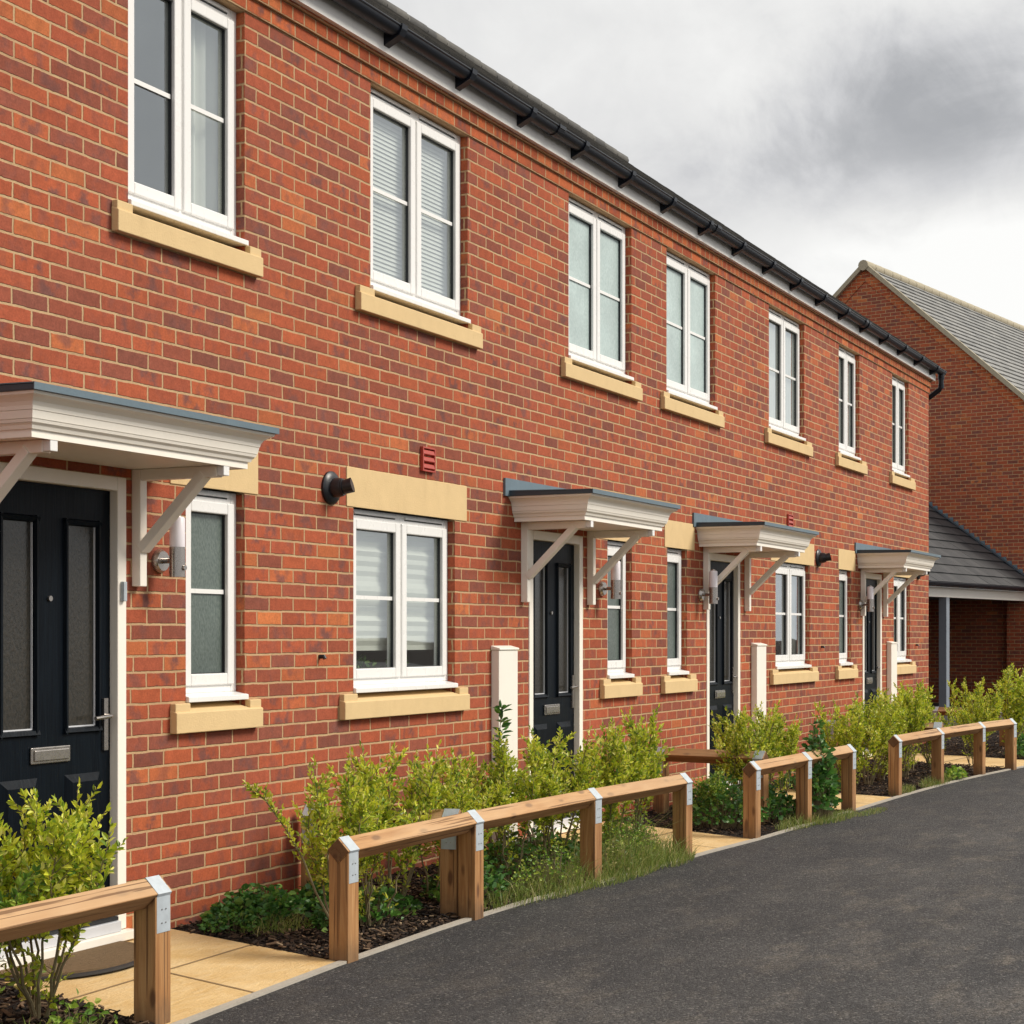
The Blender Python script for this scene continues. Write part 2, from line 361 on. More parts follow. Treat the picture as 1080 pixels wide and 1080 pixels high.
# strip surfaces between wall and edging: slanted x limits (wall end, road end)
def strip(name,mat,wl,wr,rl,rr,off,nx=8,ny=8,jit=0.):
    m=MB(); vs=[]
    for j in range(ny+1):
        t=j/ny
        for i in range(nx+1):
            s=i/nx; x=(wl+(wr-wl)*s)*(1-t)+(rl+(rr-rl)*s)*t
            y=.01+(yed(x)+.036-.01)*t
            z=zg(x,y)+off+(rnd.uniform(-jit,jit) if 0<j<ny and 0<i<nx else 0)
            vs.append((x,y,z))
    fs=[(j*(nx+1)+i,j*(nx+1)+i+1,(j+1)*(nx+1)+i+1,(j+1)*(nx+1)+i) for j in range(ny) for i in range(nx)]
    m.add(vs,[f[::-1] for f in fs]); return tag(m.build(name,mat,smooth=jit>0),kind='structure')
PATHS=[(5.42,6.69,5.17,6.54),(10.72,12.02,10.62,11.78),(14.13,15.42,14.03,15.40),(19.42,20.72,19.36,20.62)]
for i,p in enumerate(PATHS): strip('path',M['path'],*p,0.,6,6)
bx=[(-4.,-4.)]+[v for p in PATHS for v in ((p[0],p[2]),(p[1],p[3]))]+[(27.,27.)]
BEDS=[(bx[2*i],bx[2*i+1]) for i in range(5)]
for (wl,rl),(wr,rr) in BEDS: strip('planting_bed',M['soil'],wl,wr,rl,rr,-.004,max(8,int((wr-wl)*10)),14,.016)
# path joints (thin grooves laid as dark strips) and pale edge of the slabs
for p in PATHS:
    m=MB(); w=.005
    t=.52
    def pt(s,t,dz=.003):
        x=(p[0]+(p[1]-p[0])*s)*(1-t)+(p[2]+(p[3]-p[2])*s)*t; y=.01+(yed(x)+.026)*t; return (x,y,zg(x,y)+dz)
    for i in range(10):
        a,b=i/10,(i+1)/10
        m.quad(pt(a,t-w),pt(a,t+w),pt(b,t+w),pt(b,t-w))
    for i in range(6):
        a,b=t+.01+(1-t-.01)*i/6,t+.01+(1-t-.01)*(i+1)/6
        m.quad(pt(.47,a),pt(.47,b),pt(.478,b),pt(.478,a))
    tag(m.build('path_joint',M['joint']),kind='structure')
m=MB(); xs=frange(22.9,45,1.)
for a,b in zip(xs,xs[1:]):
    ya,yb=(yed(a) if a>=27 else .05),(yed(b) if a>=27 else .05)
    m.quad((a,ya,-.10),(b,yb,-.10),(b,14,-.06),(a,14,-.06))
tag(m.build('driveway',M['asphalt']),kind='structure')
# mulch chips lying on the beds: uncountable
m=MB()
def chip(x,y,s):
    z=zg(x,y)+rnd.uniform(.003,.016)
    mt=Matrix.Translation((x,y,z))@Matrix.Rotation(rnd.uniform(0,6.3),4,'Z')@Matrix.Rotation(rnd.uniform(-.5,.5),4,'X')@Matrix.Rotation(rnd.uniform(-.4,.4),4,'Y')
    m.box(-s*rnd.uniform(.6,1.6),s,-s*.35,s*.35*rnd.uniform(.5,1.2),-.002,.003,mt)
for (wl,rl),(wr,rr) in BEDS:
    if wl<0: wl,rl=3.6,3.6
    n=int((wr-wl)*(1100 if wl<8 else 420))
    for _ in range(n):
        t=rnd.random()**.8; s=rnd.random(); x=(wl+(wr-wl)*s)*(1-t)+(rl+(rr-rl)*s)*t
        y=-.03+(yed(x)+.09)*t
        chip(x,y,rnd.uniform(.007,.022))
tag(m.build('bark_chips',M['chip']),label='loose dark bark chips covering the planting beds',cat='mulch',kind='stuff')

# ------------------------------------------------------------------ terrace
XE=22.78; HD=8.6
def wall_mesh(x0,x1,holes,ztop,left,right):
    m=MB(); xs=sorted({x0,x1}|{h[0] for h in holes}|{h[1] for h in holes}); zs=sorted({-.2,ztop}|{h[2] for h in holes}|{h[3] for h in holes})
    for a,b in zip(xs,xs[1:]):
        for c,d in zip(zs,zs[1:]):
            cx,cz=(a+b)/2,(c+d)/2
            if any(h[0]<cx<h[1] and h[2]<cz<h[3] for h in holes): continue
            m.quad((a,0,c),(b,0,c),(b,0,d),(a,0,d))
    for h in holes:
        a,b,c,d=h; y=.11
        m.quad((a,0,c),(a,0,d),(a,y,d),(a,y,c)); m.quad((b,0,c),(b,y,c),(b,y,d),(b,0,d))
        m.quad((a,0,d),(b,0,d),(b,y,d),(a,y,d)); m.quad((a,0,c),(a,y,c),(b,y,c),(b,0,c))
    m.quad((x0,HD,-.2),(x0,HD,ztop),(x1,HD,ztop),(x1,HD,-.2))
    for flag,x in ((left,x0),(right,x1)):
        if flag: m.add([(x,0,-.2),(x,HD,-.2),(x,HD,ztop),(x,4.3,8.0),(x,0,ztop)],[(0,1,2,3,4)])
    return m
def window(par,x0,x1,z0,z1,lights=2,glz='clear',inside=None,bar=True,sashes=True):
    yf=.05; f=MB(); fw=.05
    zs=z0+.045
    f.box(x0,x0+fw,yf,yf+.07,zs,z1); f.box(x1-fw,x1,yf,yf+.07,zs,z1)
    f.box(x0+fw,x1-fw,yf,yf+.07,z1-.07,z1); f.box(x0+fw,x1-fw,yf,yf+.07,zs,zs+.05)
    n=lights; xi0,xi1=x0+fw,x1-fw; mw=.045
    cells=[]
    if n==2:
        xm=(x0+x1)/2; f.box(xm-mw/2,xm+mw/2,yf,yf+.07,zs+.05,z1-.07); cells=[(xi0,xm-mw/2),(xm+mw/2,xi1)]
    else: cells=[(xi0,xi1)]
    fo=f.build('window',M['upvc'],par,bevel=.005)
    MB().prism([(-.018,z0+.004),(-.018,z0+.03),(.06,z0+.046),(.12,z0+.046),(.12,z0+.004)],0,x0-.002+.004,x1+.012).build('window_sill',M['upvc'],fo,bevel=.003)
    zb,zt=zs+.05,z1-.07
    for k,(a,b) in enumerate(cells):
        sw=.058; o=.014; s=MB(); ys=yf-o
        A,B,Z0,Z1=a-o,b+o,zb-o,zt+.012
        s.box(A,A+sw,ys,yf+.05,Z0,Z1); s.box(B-sw,B,ys,yf+.05,Z0,Z1)
        s.box(A+sw,B-sw,ys,yf+.05,Z0,Z0+sw); s.box(A+sw,B-sw,ys,yf+.05,Z1-sw,Z1)
        s.build('sash',M['upvc'],fo,bevel=.006)
        gx0,gx1,gz0,gz1=A+sw,B-sw,Z0+sw,Z1-sw
        g=MB(); e=.004
        for q in ((gx0,gx0+e,gz0,gz1),(gx1-e,gx1,gz0,gz1),(gx0+e,gx1-e,gz0,gz0+e),(gx0+e,gx1-e,gz1-e,gz1)):
            g.box(q[0],q[1],yf+.004,yf+.022,q[2],q[3])
        g.build('gasket',M['gasket'],fo)
        p=MB(); yp=yf+.018
        p.quad((gx0,yp,gz0),(gx1,yp,gz0),(gx1,yp,gz1),(gx0,yp,gz1))
        gm={'clear':'glass','pale':'frostpale','dark':'frostdark'}[glz]
        p.build('pane',M[gm],fo)
        if bar:
            zm=(gz0+gz1)/2+.01
            MB().box(gx0+e,gx1-e,yp-.010,yp-.0015,zm-.011,zm+.011).build('glazing_bar',M['upvc'],fo)
        tv=MB(); tv.box(A+.05,B-.05,yf-.004,yf+.002,z1-.037,z1-.031); tv.build('trickle_vent',M['gasket'],fo)
        tv=MB(); tv.box(A+.045,B-.045,yf-.012,yf+.002,z1-.0295,z1-.018); tv.build('vent_hood',M['upvc'],fo)
    yi=.112 if inside in('venetian','venetian_plants') else .155; xi0,xi1=x0-.05,x1+.05
    def venet(za,zb_,xa=xi0,xb=xi1,y=yi):
        m=MB(); z=za
        while z<zb_:
            m.quad((xa,y,z),(xb,y,z),(xb,y+.009,z+.0245),(xa,y+.009,z+.0245)); z+=.026
        for xx in (xa+.15,xb-.15): m.box(xx-.002,xx+.002,y-.004,y-.001,za,zb_)
        m.quad((xa,y+.016,za),(xb,y+.016,za),(xb,y+.016,zb_),(xa,y+.016,zb_)); m.build('blind',M['blind'],fo)
    def curtain(xa,xb,za=z0-.1,zb_=z1+.1,y=yi,amp=.02,wl=.09,mat='curtain'):
        m=MB(); n=max(6,int((xb-xa)/.012)); vs=[]
        for i in range(n+1):
            x=xa+(xb-xa)*i/n; yy=y+amp*math.sin(x/wl*6.28+math.sin(x*9))
            vs+=[(x,yy,za),(x,yy,zb_)]
        m.add(vs,[(2*i,2*i+2,2*i+3,2*i+1) for i in range(n)]); m.build('curtain',M[mat],fo,smooth=True)
    if inside=='venetian': venet(z0,z1)
    elif inside=='venetian_plants':
        MB().add(*pleat(xi0,xi1,z0+.24,z1,yi)).build('blind',M['curtain'],fo)
        MB().box(xi0,xi1,.12,.32,z0+.005,z0+.03).build('inner_sill',M['blind'],fo)
        l=MB()
        for cx in (x0+.3,x0+.42,x1-.42): leaf_ball(l,(cx,.19,z0+.13),.10,70,.05)
        l.build('potted_leaves',M['weed'],fo)
    elif inside=='curtain_right': curtain((x0+x1)/2+.05,xi1); curtain(xi0,x0+.14,mat='roomwall')
    elif inside=='net': curtain(x0-.1,x1+.55,y=.098,amp=.010,wl=.07)
    elif inside=='roller': MB().box(xi0,xi1,yi,yi+.004,(z0+z1)/2-.2,z1+.05).build('blind',M['curtain'],fo)
    elif inside=='half_net':
        curtain(xi0,xi0+.16); curtain(xi1-.16,xi1)
        MB().box(x0+.25,x1-.2,.35,.5,z0,z0+.42).build('chair_back',M['curtain'],fo,bevel=.03)
    elif inside=='slim_net': curtain(xi0,xi0+(x1-x0)*.55); 
    if glz=='clear':   # shallow lit room behind the glass
        m=MB(); a,b,c,d,y0,y1=x0-.5,x1+.5,z0-.7,z1+.25,.24 if inside in('venetian','net') else .36,2.4
        m.quad((a,y1,c),(b,y1,c),(b,y1,d),(a,y1,d)); m.quad((a,y0,c),(a,y1,c),(a,y1,d),(a,y0,d)); m.quad((b,y0,c),(b,y1,c),(b,y1,d),(b,y0,d)); m.quad((a,y0,c),(b,y0,c),(b,y1,c),(a,y1,c)); m.quad((a,y0,d),(b,y0,d),(b,y1,d),(a,y1,d))
        m.build('room',M['roomwall'],fo)
    return fo
def pleat(xa,xb,za,zb,y):   # soft pleated roman blind
    vs=[];fs=[];n=28
    for i in range(n+1):
        z=za+(zb-za)*i/n; o=.007*(i%2)+.02*(1-((i%7)/7))
        vs+=[(xa,y+o,z),(xb,y+o,z)]
    return vs,[(2*i,2*i+1,2*i+3,2*i+2) for i in range(n)]
def leaf_ball(m,c,r,n,ls):
    for _ in range(n):
        p=Vector((rnd.gauss(0,1),rnd.gauss(0,1),rnd.gauss(0,1))).normalized()*r*rnd.uniform(.3,1)
        p=Vector(c)+Vector((p.x,p.y,p.z*.9)); leaf(m,p,Vector((rnd.gauss(0,1),rnd.gauss(0,1),rnd.gauss(0,.7)+.3)).normalized(),ls*rnd.uniform(.6,1.1))
def leaf(m,p,d,l,w=.48,rr=rnd):
    u=Vector((rr.uniform(-1,1),rr.uniform(-1,1),rr.uniform(-.2,1))); s=d.cross(u)
    if s.length<1e-4: return
    s.normalize(); n=s.cross(d); hw=l*w*.5; k=l*.10
    m.add([p,p+d*l*.35+s*hw+n*k,p+d*l*.72+s*hw*.75+n*k*.6,p+d*l-n*k*.7,p+d*l*.72-s*hw*.75+n*k*.6,p+d*l*.35-s*hw+n*k,p+d*l*.5-n*k*.25],
          [(0,1,6),(1,2,6),(2,3,6),(3,4,6),(4,5,6),(5,0,6)])
def stone_sill(par,x0,x1,zb,o0,o1):
    m=MB(); m.prism([(-.042,zb),(-.042,zb+.098),(.0,zb+.112),(.0,zb)],0,x0,x1); m.prism([(.0005,zb+.0955),(.0005,zb+.112),(.105,zb+.138),(.105,zb+.0955)],0,o0+.001,o1-.001)
    m.box(x0+.004,o0-.004,-.032,.002,zb+.09,zb+.142); m.box(o1+.004,x1-.004,-.032,.002,zb+.09,zb+.142)
    return m.build('stone_sill',M['stone'],par,bevel=.004)
def lintel(par,x0,x1): return MB().box(x0,x1,-.006,.09,2.062,2.284).build('stone_lintel',M['stone'],par,bevel=.003)
def door(par,x0,x1):
    zt=2.06; fw=.062
    f=MB(); f.box(x0,x0+fw,-.008,.075,0,zt); f.box(x1-fw,x1,-.008,.075,0,zt); f.box(x0+fw,x1-fw,-.008,.075,zt-fw,zt)
    f.box(x0-.02,x1+.02,-.055,.03,-.045,-.004); 
    fr=f.build('front_door',M['cream'],par,bevel=.004)
    a,b=x0+fw,x1-fw; yl=.035; w=b-a
    t=MB(); t.box(a,b,-.03,.034,-.003,.045); t.build('threshold',M['alu'],fr,bevel=.003)
    MB().box(a,b,-.012,.0345,.047,.062).build('threshold_seal',M['gasket'],fr)
    # leaf built round the two glazed openings
    cx=(a+b)/2; g=[(cx-.3*w/.79,cx-.105*w/.79),(cx+.105*w/.79,cx+.3*w/.79)]
    gz0,gz1=.93,1.83; l=MB()
    xs=[a+.003,g[0][0],g[0][1],g[1][0],g[1][1],b-.003]
    for i in (0,2,4): l.box(xs[i],xs[i+1],yl,yl+.045,gz0,gz1)
    l.box(xs[0],xs[5],yl,yl+.045,.063,gz0); l.box(xs[0],xs[5],yl,yl+.045,gz1,zt-fw-.003)
    l.build('leaf',M['door'],fr)
    for (p,q) in g:
        mo=MB(); mw=.026
        for (c,d,e,h) in ((p-mw,p+.004,gz0-mw,gz1+mw),(q-.004,q+mw,gz0-mw,gz1+mw)): mo.prism([(c,yl),(c+.006,yl-.016),(d-.006,yl-.010),(d,yl+.012)],2,e,h)
        mo.prism([(yl,gz1+mw),(yl-.017,gz1+mw-.008),(yl-.010,gz1),(yl+.012,gz1-.004)],0,p-mw+.001,q+mw-.001)
        mo.prism([(yl,gz0-mw),(yl-.017,gz0-mw+.008),(yl-.010,gz0),(yl+.012,gz0+.004)],0,p-mw+.001,q+mw-.001)
        mo.build('glazing_moulding',M['door'],fr)
        MB().quad((p,yl+.014,gz0),(q,yl+.014,gz0),(q,yl+.014,gz1),(p,yl+.014,gz1)).build('door_pane',M['frostdoor'],fr)
        bd=MB(); bd.box(q-.008,q-.0045,yl+.004,yl+.013,gz0+.004,gz1-.004); bd.box(p+.0045,q-.009,yl+.004,yl+.013,gz0+.003,gz0+.009); bd.build('bead',M['alu'],fr)
        pa=MB(); z0,z1=.22,.725; e=.035
        pa.add([(p-.02,yl-.001,z0),(q+.02,yl-.001,z0),(q+.02,yl-.001,z1),(p-.02,yl-.001,z1),(p+e-.02,yl-.02,z0+e),(q-e+.02,yl-.02,z0+e),(q-e+.02,yl-.02,z1-e),(p+e-.02,yl-.02,z1-e)],[(0,1,5,4),(1,2,6,5),(2,3,7,6),(3,0,4,7),(4,5,6,7)])
        pa.build('raised_panel',M['door'],fr)
    lb=MB(); lb.box(cx-.135,cx+.115,yl-.012,yl,.785,.857); lb.box(cx-.12,cx+.10,yl-.02,yl-.012,.797,.845)
    lb.build('letterbox',M['steel'],fr,bevel=.004)
    h=MB(); hx=b-.045; h.box(hx-.014,hx+.014,yl-.014,yl,.82,1.055); h.tube([(hx,yl-.01,.975),(hx,yl-.045,.975),(hx-.012,yl-.05,.975),(hx-.115,yl-.048,.968)],.009,8)
    h.build('handle',M['steel'],fr,smooth=True)
    MB().tube([(cx-.01,yl+.001,1.5),(cx-.01,yl-.010,1.5)],.012,12).build('spyhole',M['steel'],fr,smooth=True)
    return fr
def canopy(par,x0,x1):
    yf=-.515; zb=2.10
    prof=[(zb,.0),(zb+.030,.0),(zb+.031,.010),(zb+.045,.016),(zb+.052,.024),(zb+.0535,.020),(zb+.0545,.026),(zb+.066,.030),(zb+.0675,.026),(zb+.0685,.032),(zb+.098,.038),(zb+.0995,.034),(zb+.1005,.040),(zb+.115,.043),(zb+.130,.052),(zb+.143,.068),(zb+.152,.086),(zb+.163,.090)]
    m=MB(); vs=[]
    for z,o in prof: vs+=[(x0-o,-.002,z),(x0-o,yf-o,z),(x1+o,yf-o,z),(x1+o,-.002,z)]
    fs=[]
    for i in range(len(prof)-1):
        for k in range(3): fs.append((i*4+k,i*4+k+1,(i+1)*4+k+1,(i+1)*4+k))
    m.add(vs,fs); m.box(x0+.002,x1-.002,yf+.002,-.002,zb+.004,zb+.020)
    co=m.build('canopy',M['cream'],par,smooth=False)
    o=.10; r=MB(); zr=zb+.1635
    r.prism([(-.001,zr),(yf-o,zr),(yf-o,zr+.024),(-.001,zr+.034)],0,x0-o,x1+o)
    r.build('canopy_roof',M['leaddark'],co,bevel=.003)
    r=MB(); r.prism([(-.003,zr+.0345),(yf-o-.004,zr+.0245),(yf-o-.004,zr+.0285),(-.003,zr+.040)],0,x0-o-.003,x1+o+.003); 
    r.box(x0-o-.003,x1+o+.003,yf-o-.0045,yf-o-.0008,zr+.001,zr+.0284)
    r.build('roof_edge',M['lead'],co)
    fl=MB(); fl.box(x0-.16,x1+.16,-.016,.0,zr-.0,zr+.118); fl.build('flashing',M['lead'],co)
    for bxx in (x0+.105,x1-.185):
        a,b=bxx,bxx+.05; k=MB()
        k.box(a,b,-.05,0,1.565,zb+.003); k.box(a+.001,b-.001,yf+.04,-.05,zb-.048,zb+.003)
        k.bar(((a+b)/2,-.045,1.735),((a+b)/2,yf+.12,zb-.03),.044,.06,(1,0,0))
        k.build('bracket',M['cream'],co,bevel=.004)
        e=MB(); e.box(a+.003,b-.003,yf+.002,yf+.0395,zb-.043,zb+.002); e.build('bracket_end',M['upvc'],co,bevel=.003)
    return co
def lamp(par,x):
    z=1.69; p=MB(); p.tube([(x+.025,0,z),(x+.025,-.012,z),(x+.025,-.028,z)],[.056,.056,.046],20)
    p.tube([(x+.025,-.02,z),(x+.01,-.115,z)],.013,10); p.tube([(x,-.125,1.612),(x,-.125,1.752)],.037,20)
    p.tube([(x,-.125-.037,1.655),(x,-.125-.047,1.655)],.012,10)
    l=p.build('wall_lamp',M['steel'],par,smooth=True)
    MB().tube([(x,-.125,1.752),(x,-.125,1.885),(x,-.125,1.893)],[.036,.036,.030],20).build('lamp_shade',M['opal'],l,smooth=True)
    MB().tube([(x,-.125,1.893),(x,-.125,1.905)],[.02,.016],12).build('lamp_cap',M['steel'],l,smooth=True)
def flue(par,x,z=2.15):
    p=MB(); p.tube([(x,0,z),(x,-.012,z),(x,-.022,z),(x,-.03,z)],[.092,.092,.082,.056],24)
    p.tube([(x,-.02,z),(x,-.05,z),(x+.004,-.075,z+.002)],[.054,.054,.050],20)
    p.tube([(x+.004,-.06,z),(x+.012,-.10,z+.006),(x+.022,-.128,z+.014)],[.040,.040,.042],20,cap=False)
    p.tube([(x+.022,-.127,z+.014),(x+.010,-.09,z+.006)],[.036,.034],18)
    p.tube([(x+.004,-.072,z+.002),(x+.006,-.082,z+.003)],[.047,.047],20)
    p.build('flue',M['black'],par,smooth=True)
def vent(par,x,z):
    f=MB(); w,h=.158,.148; 
    f.box(x,x+.012,-.022,0,z,z+h); f.box(x+w-.012,x+w,-.022,0,z,z+h); f.box(x+.012,x+w-.012,-.022,0,z,z+.01); f.box(x+.012,x+w-.012,-.022,0,z+h-.01,z+h)
    o=f.build('air_vent',M['redplastic'],par,bevel=.002)
    for k in range(3):
        s=MB(); zz=z+.014+k*.042; s.prism([(-.002,zz+.038),(-.018,zz+.030),(-.024,zz+.006),(-.006,zz)],0,x+.0125,x+w-.0125); s.build('louvre',M['redplastic'],o,bevel=.003)
def duct(par,x,w):
    d=MB(); d.box(x,x+w,-.058,-.001,-.045,1.245); o=d.build('service_duct',M['duct'],par,bevel=.004)
    c=MB(); c.prism([(-.066,1.246),(-.066,1.258),(-.001,1.275),(-.001,1.246)],0,x-.006,x+w+.006); c.build('duct_cap',M['duct'],o,bevel=.003)
def overflow(par,x,z): MB().tube([(x,.0,z),(x,-.03,z),(x,-.036,z-.012)],[.012,.012,.011],10).build('overflow_pipe',M['black'],par,smooth=True)
def roof_tiles(par,x0,x1,yE,zE,yR,zR,mat,back=True,gauge=.30,thick=.018,ex=0.):
    m=MB(); L=math.hypot(yR-yE,zR-zE); n=int(L/gauge); uy,uz=(yR-yE)/L,(zR-zE)/L; nyv,nzv=-uz,uy
    for s in ((1,) if not back else (1,-1)):
        for i in range(n):
            a,b=L*i/n,L*(i+1)/n+.02
            def P(t,h,x):
                y=yE+uy*t+nyv*h; z=zE+uz*t+nzv*h
                if s<0: y=2*yR-y
                return (x,y,z)
            xs=frange(x0,x1,.33)
            for xa,xb in zip(xs,xs[1:]):
                j=rnd.uniform(0,.006); e=.0015
                q=[P(a,thick+j,xa+e),P(a,thick+j,xb-e),P(b,.004+j*.4,xb-e),P(b,.004+j*.4,xa+e),P(a,-.004,xa+e),P(a,-.004,xb-e)]
                m.add(q,[(0,1,2,3),(4,5,1,0),(4,0,3),(5,2,1)])
        m.quad(*[ (x,(y if s>0 else 2*yR-y),z) for x,y,z in ((x0,yE,zE-.012),(x1,yE,zE-.012),(x1,yR,zR-.012),(x0,yR,zR-.012))])
    return m.build('roof',mat,par)

def house(x0,x1,label,spec,left=False,right=False):
    h=empty('terraced_house',(x0,0,0),label=label,cat='house',group='terraced houses in one red brick row')
    inv=(-x0,0,0)
    root=h
    objs=[]
    before=set(C.objects)
    holes=[(a,b,z0-.045,z1) for a,b,z0,z1,*_ in spec['win']]+[(spec['door'][0],spec['door'][1],-.05,2.06)]
    wall_mesh(x0,x1,holes,4.74,True,right).build('wall',M['brick'],h)
    for a,b,z0,z1,kw,sill,lint in spec['win']:
        window(h,a,b,z0,z1,**kw); stone_sill(h,sill[0],sill[1],.872 if z0<2 else 3.172,a,b)
        if lint: lintel(h,*lint)
    door(h,*spec['door']); canopy(h,*spec['canopy']); lamp(h,spec['lamp'])
    if 'bell' in spec: MB().box(spec['bell']-.012,spec['bell']+.012,-.028,-.0085,1.495,1.585).build('doorbell',M['galv'],h,bevel=.003)
    if 'flue' in spec: flue(h,spec['flue'])
    if 'vent' in spec: vent(h,*spec['vent'])
    if 'duct' in spec: duct(h,*spec['duct'])
    if 'over' in spec: overflow(h,*spec['over'])
    xr=x1+(.02 if right else 0)
    MB().box(x0,xr,-.012,0,4.508,4.508+BH-.002).build('brick_band',M['band'],h)
    MB().box(x0,xr,-.03,0,4.508+BH,4.508+2*BH-.004).build('dentil_course',M['band_header'],h)
    MB().box(x0,xr,-.046,-.001,4.508+2*BH,4.6715).build('corbel_course',M['band'],h)
    MB().box(x0,xr+(.03 if right else 0),-.078,0,4.672,4.85).build('fascia',M['fascia'],h)
    # half-round gutter
    g=MB(); gx1=x1+(.2 if right else 0); pr=[]; r=.053; cy,cz=-.137,4.803
    for k in range(11):
        t=math.pi+math.pi*k/10; pr.append((cy+r*math.cos(t),cz+r*math.sin(t)))
    vs=[(x,y,z) for x in (x0,gx1) for y,z in pr]; n=len(pr)
    g.add(vs,[(i,i+1,n+i+1,n+i) for i in range(n-1)])
    g.tube([(x0,cy-r,cz),(gx1,cy-r,cz)],.007,8)
    if right: g.add([vs[i] for i in range(n,2*n)],[tuple(range(n))])
    go=g.build('gutter',M['gutter'],h,smooth=True)
    xs=[x for x in [8.606-.87*k for k in range(1,7)]+[8.606+.868*k for k in range(0,17)] if x0<=x<x1]
    for x in xs:
        b=MB(); b.prism([(-.0785,4.81),(-.0785,4.705),(-.10,4.715),(-.145,4.735),(-.18,4.752),(-.199,4.785),(-.203,4.814),(-.195,4.814)][::-1],0,x-.03,x+.03); b.build('gutter_bracket',M['gutter'],go)
    for x in spec.get('union',[]):
        b=MB(); pu=[(cy+(r+.006)*math.cos(math.pi+math.pi*k/10),cz+(r+.006)*math.sin(math.pi+math.pi*k/10)) for k in range(11)]
        vs=[(xx,y,z) for xx in (x-.05,x+.05) for y,z in pu]; b.add(vs,[(i,i+1,12+i-0,11+i) for i in range(10)]); b.box(x-.05,x+.05,-.137-r-.012,-.137-r-.005,4.79,4.815); b.build('gutter_union',M['gutter'],go)
    roof_tiles(h,x0,x1+(.06 if right else 0),-.105,4.862,4.3,8.06,M['tile'])
    rd=MB(); xs=frange(x0,x1,.45)
    for a,b in zip(xs,xs[1:]): rd.tube([(a,4.3,8.05),(b-.008,4.3,8.058)],.085,10)
    rd.build('ridge',M['tile'],h,smooth=True)
    if right:
        d=MB(); px=22.90
        d.tube([(px,-.137,4.76),(px,-.137,4.62),(px,-.12,4.57),(px,.02,4.47),(px,.06,4.43),(px,.06,-.05)],.034,12); d.tube([(px,-.137,4.775),(px,-.137,4.70)],.043,12); d.tube([(px,-.137,4.63),(px,-.137,4.58)],.039,12)
        d.build('downpipe',M['gutter'],h,smooth=True)
        v=MB(); v.bar((x1+.05,-.10,4.84),(x1+.05,4.3,8.035),.06,.05,(1,0,0)); v.build('verge',M['mortarcap'],h)
    for o in set(C.objects)-before:
        if o.parent is h: o.location=Vector((-x0,0,0))
    return h
UZ=(3.312,4.506); LZ=(1.012,2.062)
def W(a,b,z,kw,s=None,l=None): return (a,b,z[0],z[1],kw,s or (a-.15,b+.13),l)
H1=dict(win=[W(6.39,7.316,UZ,dict(inside='curtain_right'),(6.27,7.424)),W(6.826,7.316,LZ,dict(lights=1,glz='dark'),(6.70,7.423),(6.70,7.43))],
  door=(5.445,6.369),canopy=(5.165,6.60),lamp=6.593,bell=6.338)
H2=dict(win=[W(8.561,9.761,UZ,dict(inside='venetian'),(8.39,9.895)),W(11.319,12.507,UZ,dict(glz='pale'),(11.18,12.64)),
   W(8.374,9.588,LZ,dict(inside='venetian_plants'),(8.22,9.715),(8.295,9.741)),W(12.03,12.517,LZ,dict(lights=1,glz='dark'),(11.88,12.64),(11.88,12.63))],
  door=(10.656,11.557),canopy=(10.43,11.83),lamp=11.89,flue=8.13,vent=(9.142,2.33),duct=(10.09,.28),over=(7.99+.03,1.225),union=[10.785])
H3=dict(win=[W(13.263,14.449,UZ,dict(glz='pale'),(13.12,14.58)),W(15.981,17.142,UZ,dict(inside='net'),(15.84,17.33)),
   W(13.28,13.74,LZ,dict(lights=1,glz='dark'),(13.13,13.89),(13.214,13.911)),W(16.19,17.344,LZ,dict(inside='half_net'),(16.0,17.54),(16.03,17.49))],
  door=(14.219,15.11),canopy=(14.03,15.43),lamp=14.045,flue=17.64,vent=(16.55,2.39),duct=(15.44,.28),over=(17.76,1.225),union=[14.0])
H4=dict(win=[W(18.446,19.303,UZ,dict(inside='net'),(18.3,19.507)),W(20.823,21.666,UZ,dict(inside='net'),(20.68,21.877)),
   W(18.458,18.96,LZ,dict(lights=1,glz='dark'),(18.3,19.10),(18.42,19.111)),W(20.899,21.737,LZ,dict(inside='slim_net'),(20.75,21.913),(20.75,21.9))],
  door=(19.435,20.29),canopy=(19.25,20.56),lamp=19.30,flue=22.165,duct=(20.55,.28),over=(22.05,1.225),union=[18.9])
house(3.06,8.0,'nearest terraced house, at the left edge, with the largest navy door and clear upper window',H1,left=True)
house(8.0,12.88,'second terraced house with white venetian blinds upstairs and black flue beside a wide lintel',H2)
house(12.88,17.8,'third terraced house, left of the far end one, with wall lamp left of its door',H3)
house(17.8,XE,'end terraced house at the far corner with black downpipe elbow under the gutter',H4,right=True)

# ------------------------------------------------------------------ house with the gable end
GX,GY=36.9,2.16; GR=R(-9.8)
gh=empty('gable_house',(GX,GY,0),GR,label='detached red brick house end with pointed gable behind the terrace',cat='house')
va,za=2.5,9.33; hw=4.8; pitch=.897
ze=za-hw*pitch
m=MB(); m.add([(0,va-hw,-.2),(0,va+hw,-.2),(0,va+hw,ze),(0,va,za),(0,va-hw,ze)],[(0,1,2,3,4)])
m.quad((0,va-hw,-.2),(12,va-hw,-.2),(12,va-hw,ze),(0,va-hw,ze)); m.quad((0,va+hw,-.2),(12,va+hw,-.2),(12,va+hw,ze),(0,va+hw,ze)); m.add([(12,va-hw,-.2),(12,va+hw,-.2),(12,va+hw,ze),(12,va,za),(12,va-hw,ze)],[(0,1,2,3,4)])
m.build('wall',M['brick_far'],gh)
m=MB(); w=.22
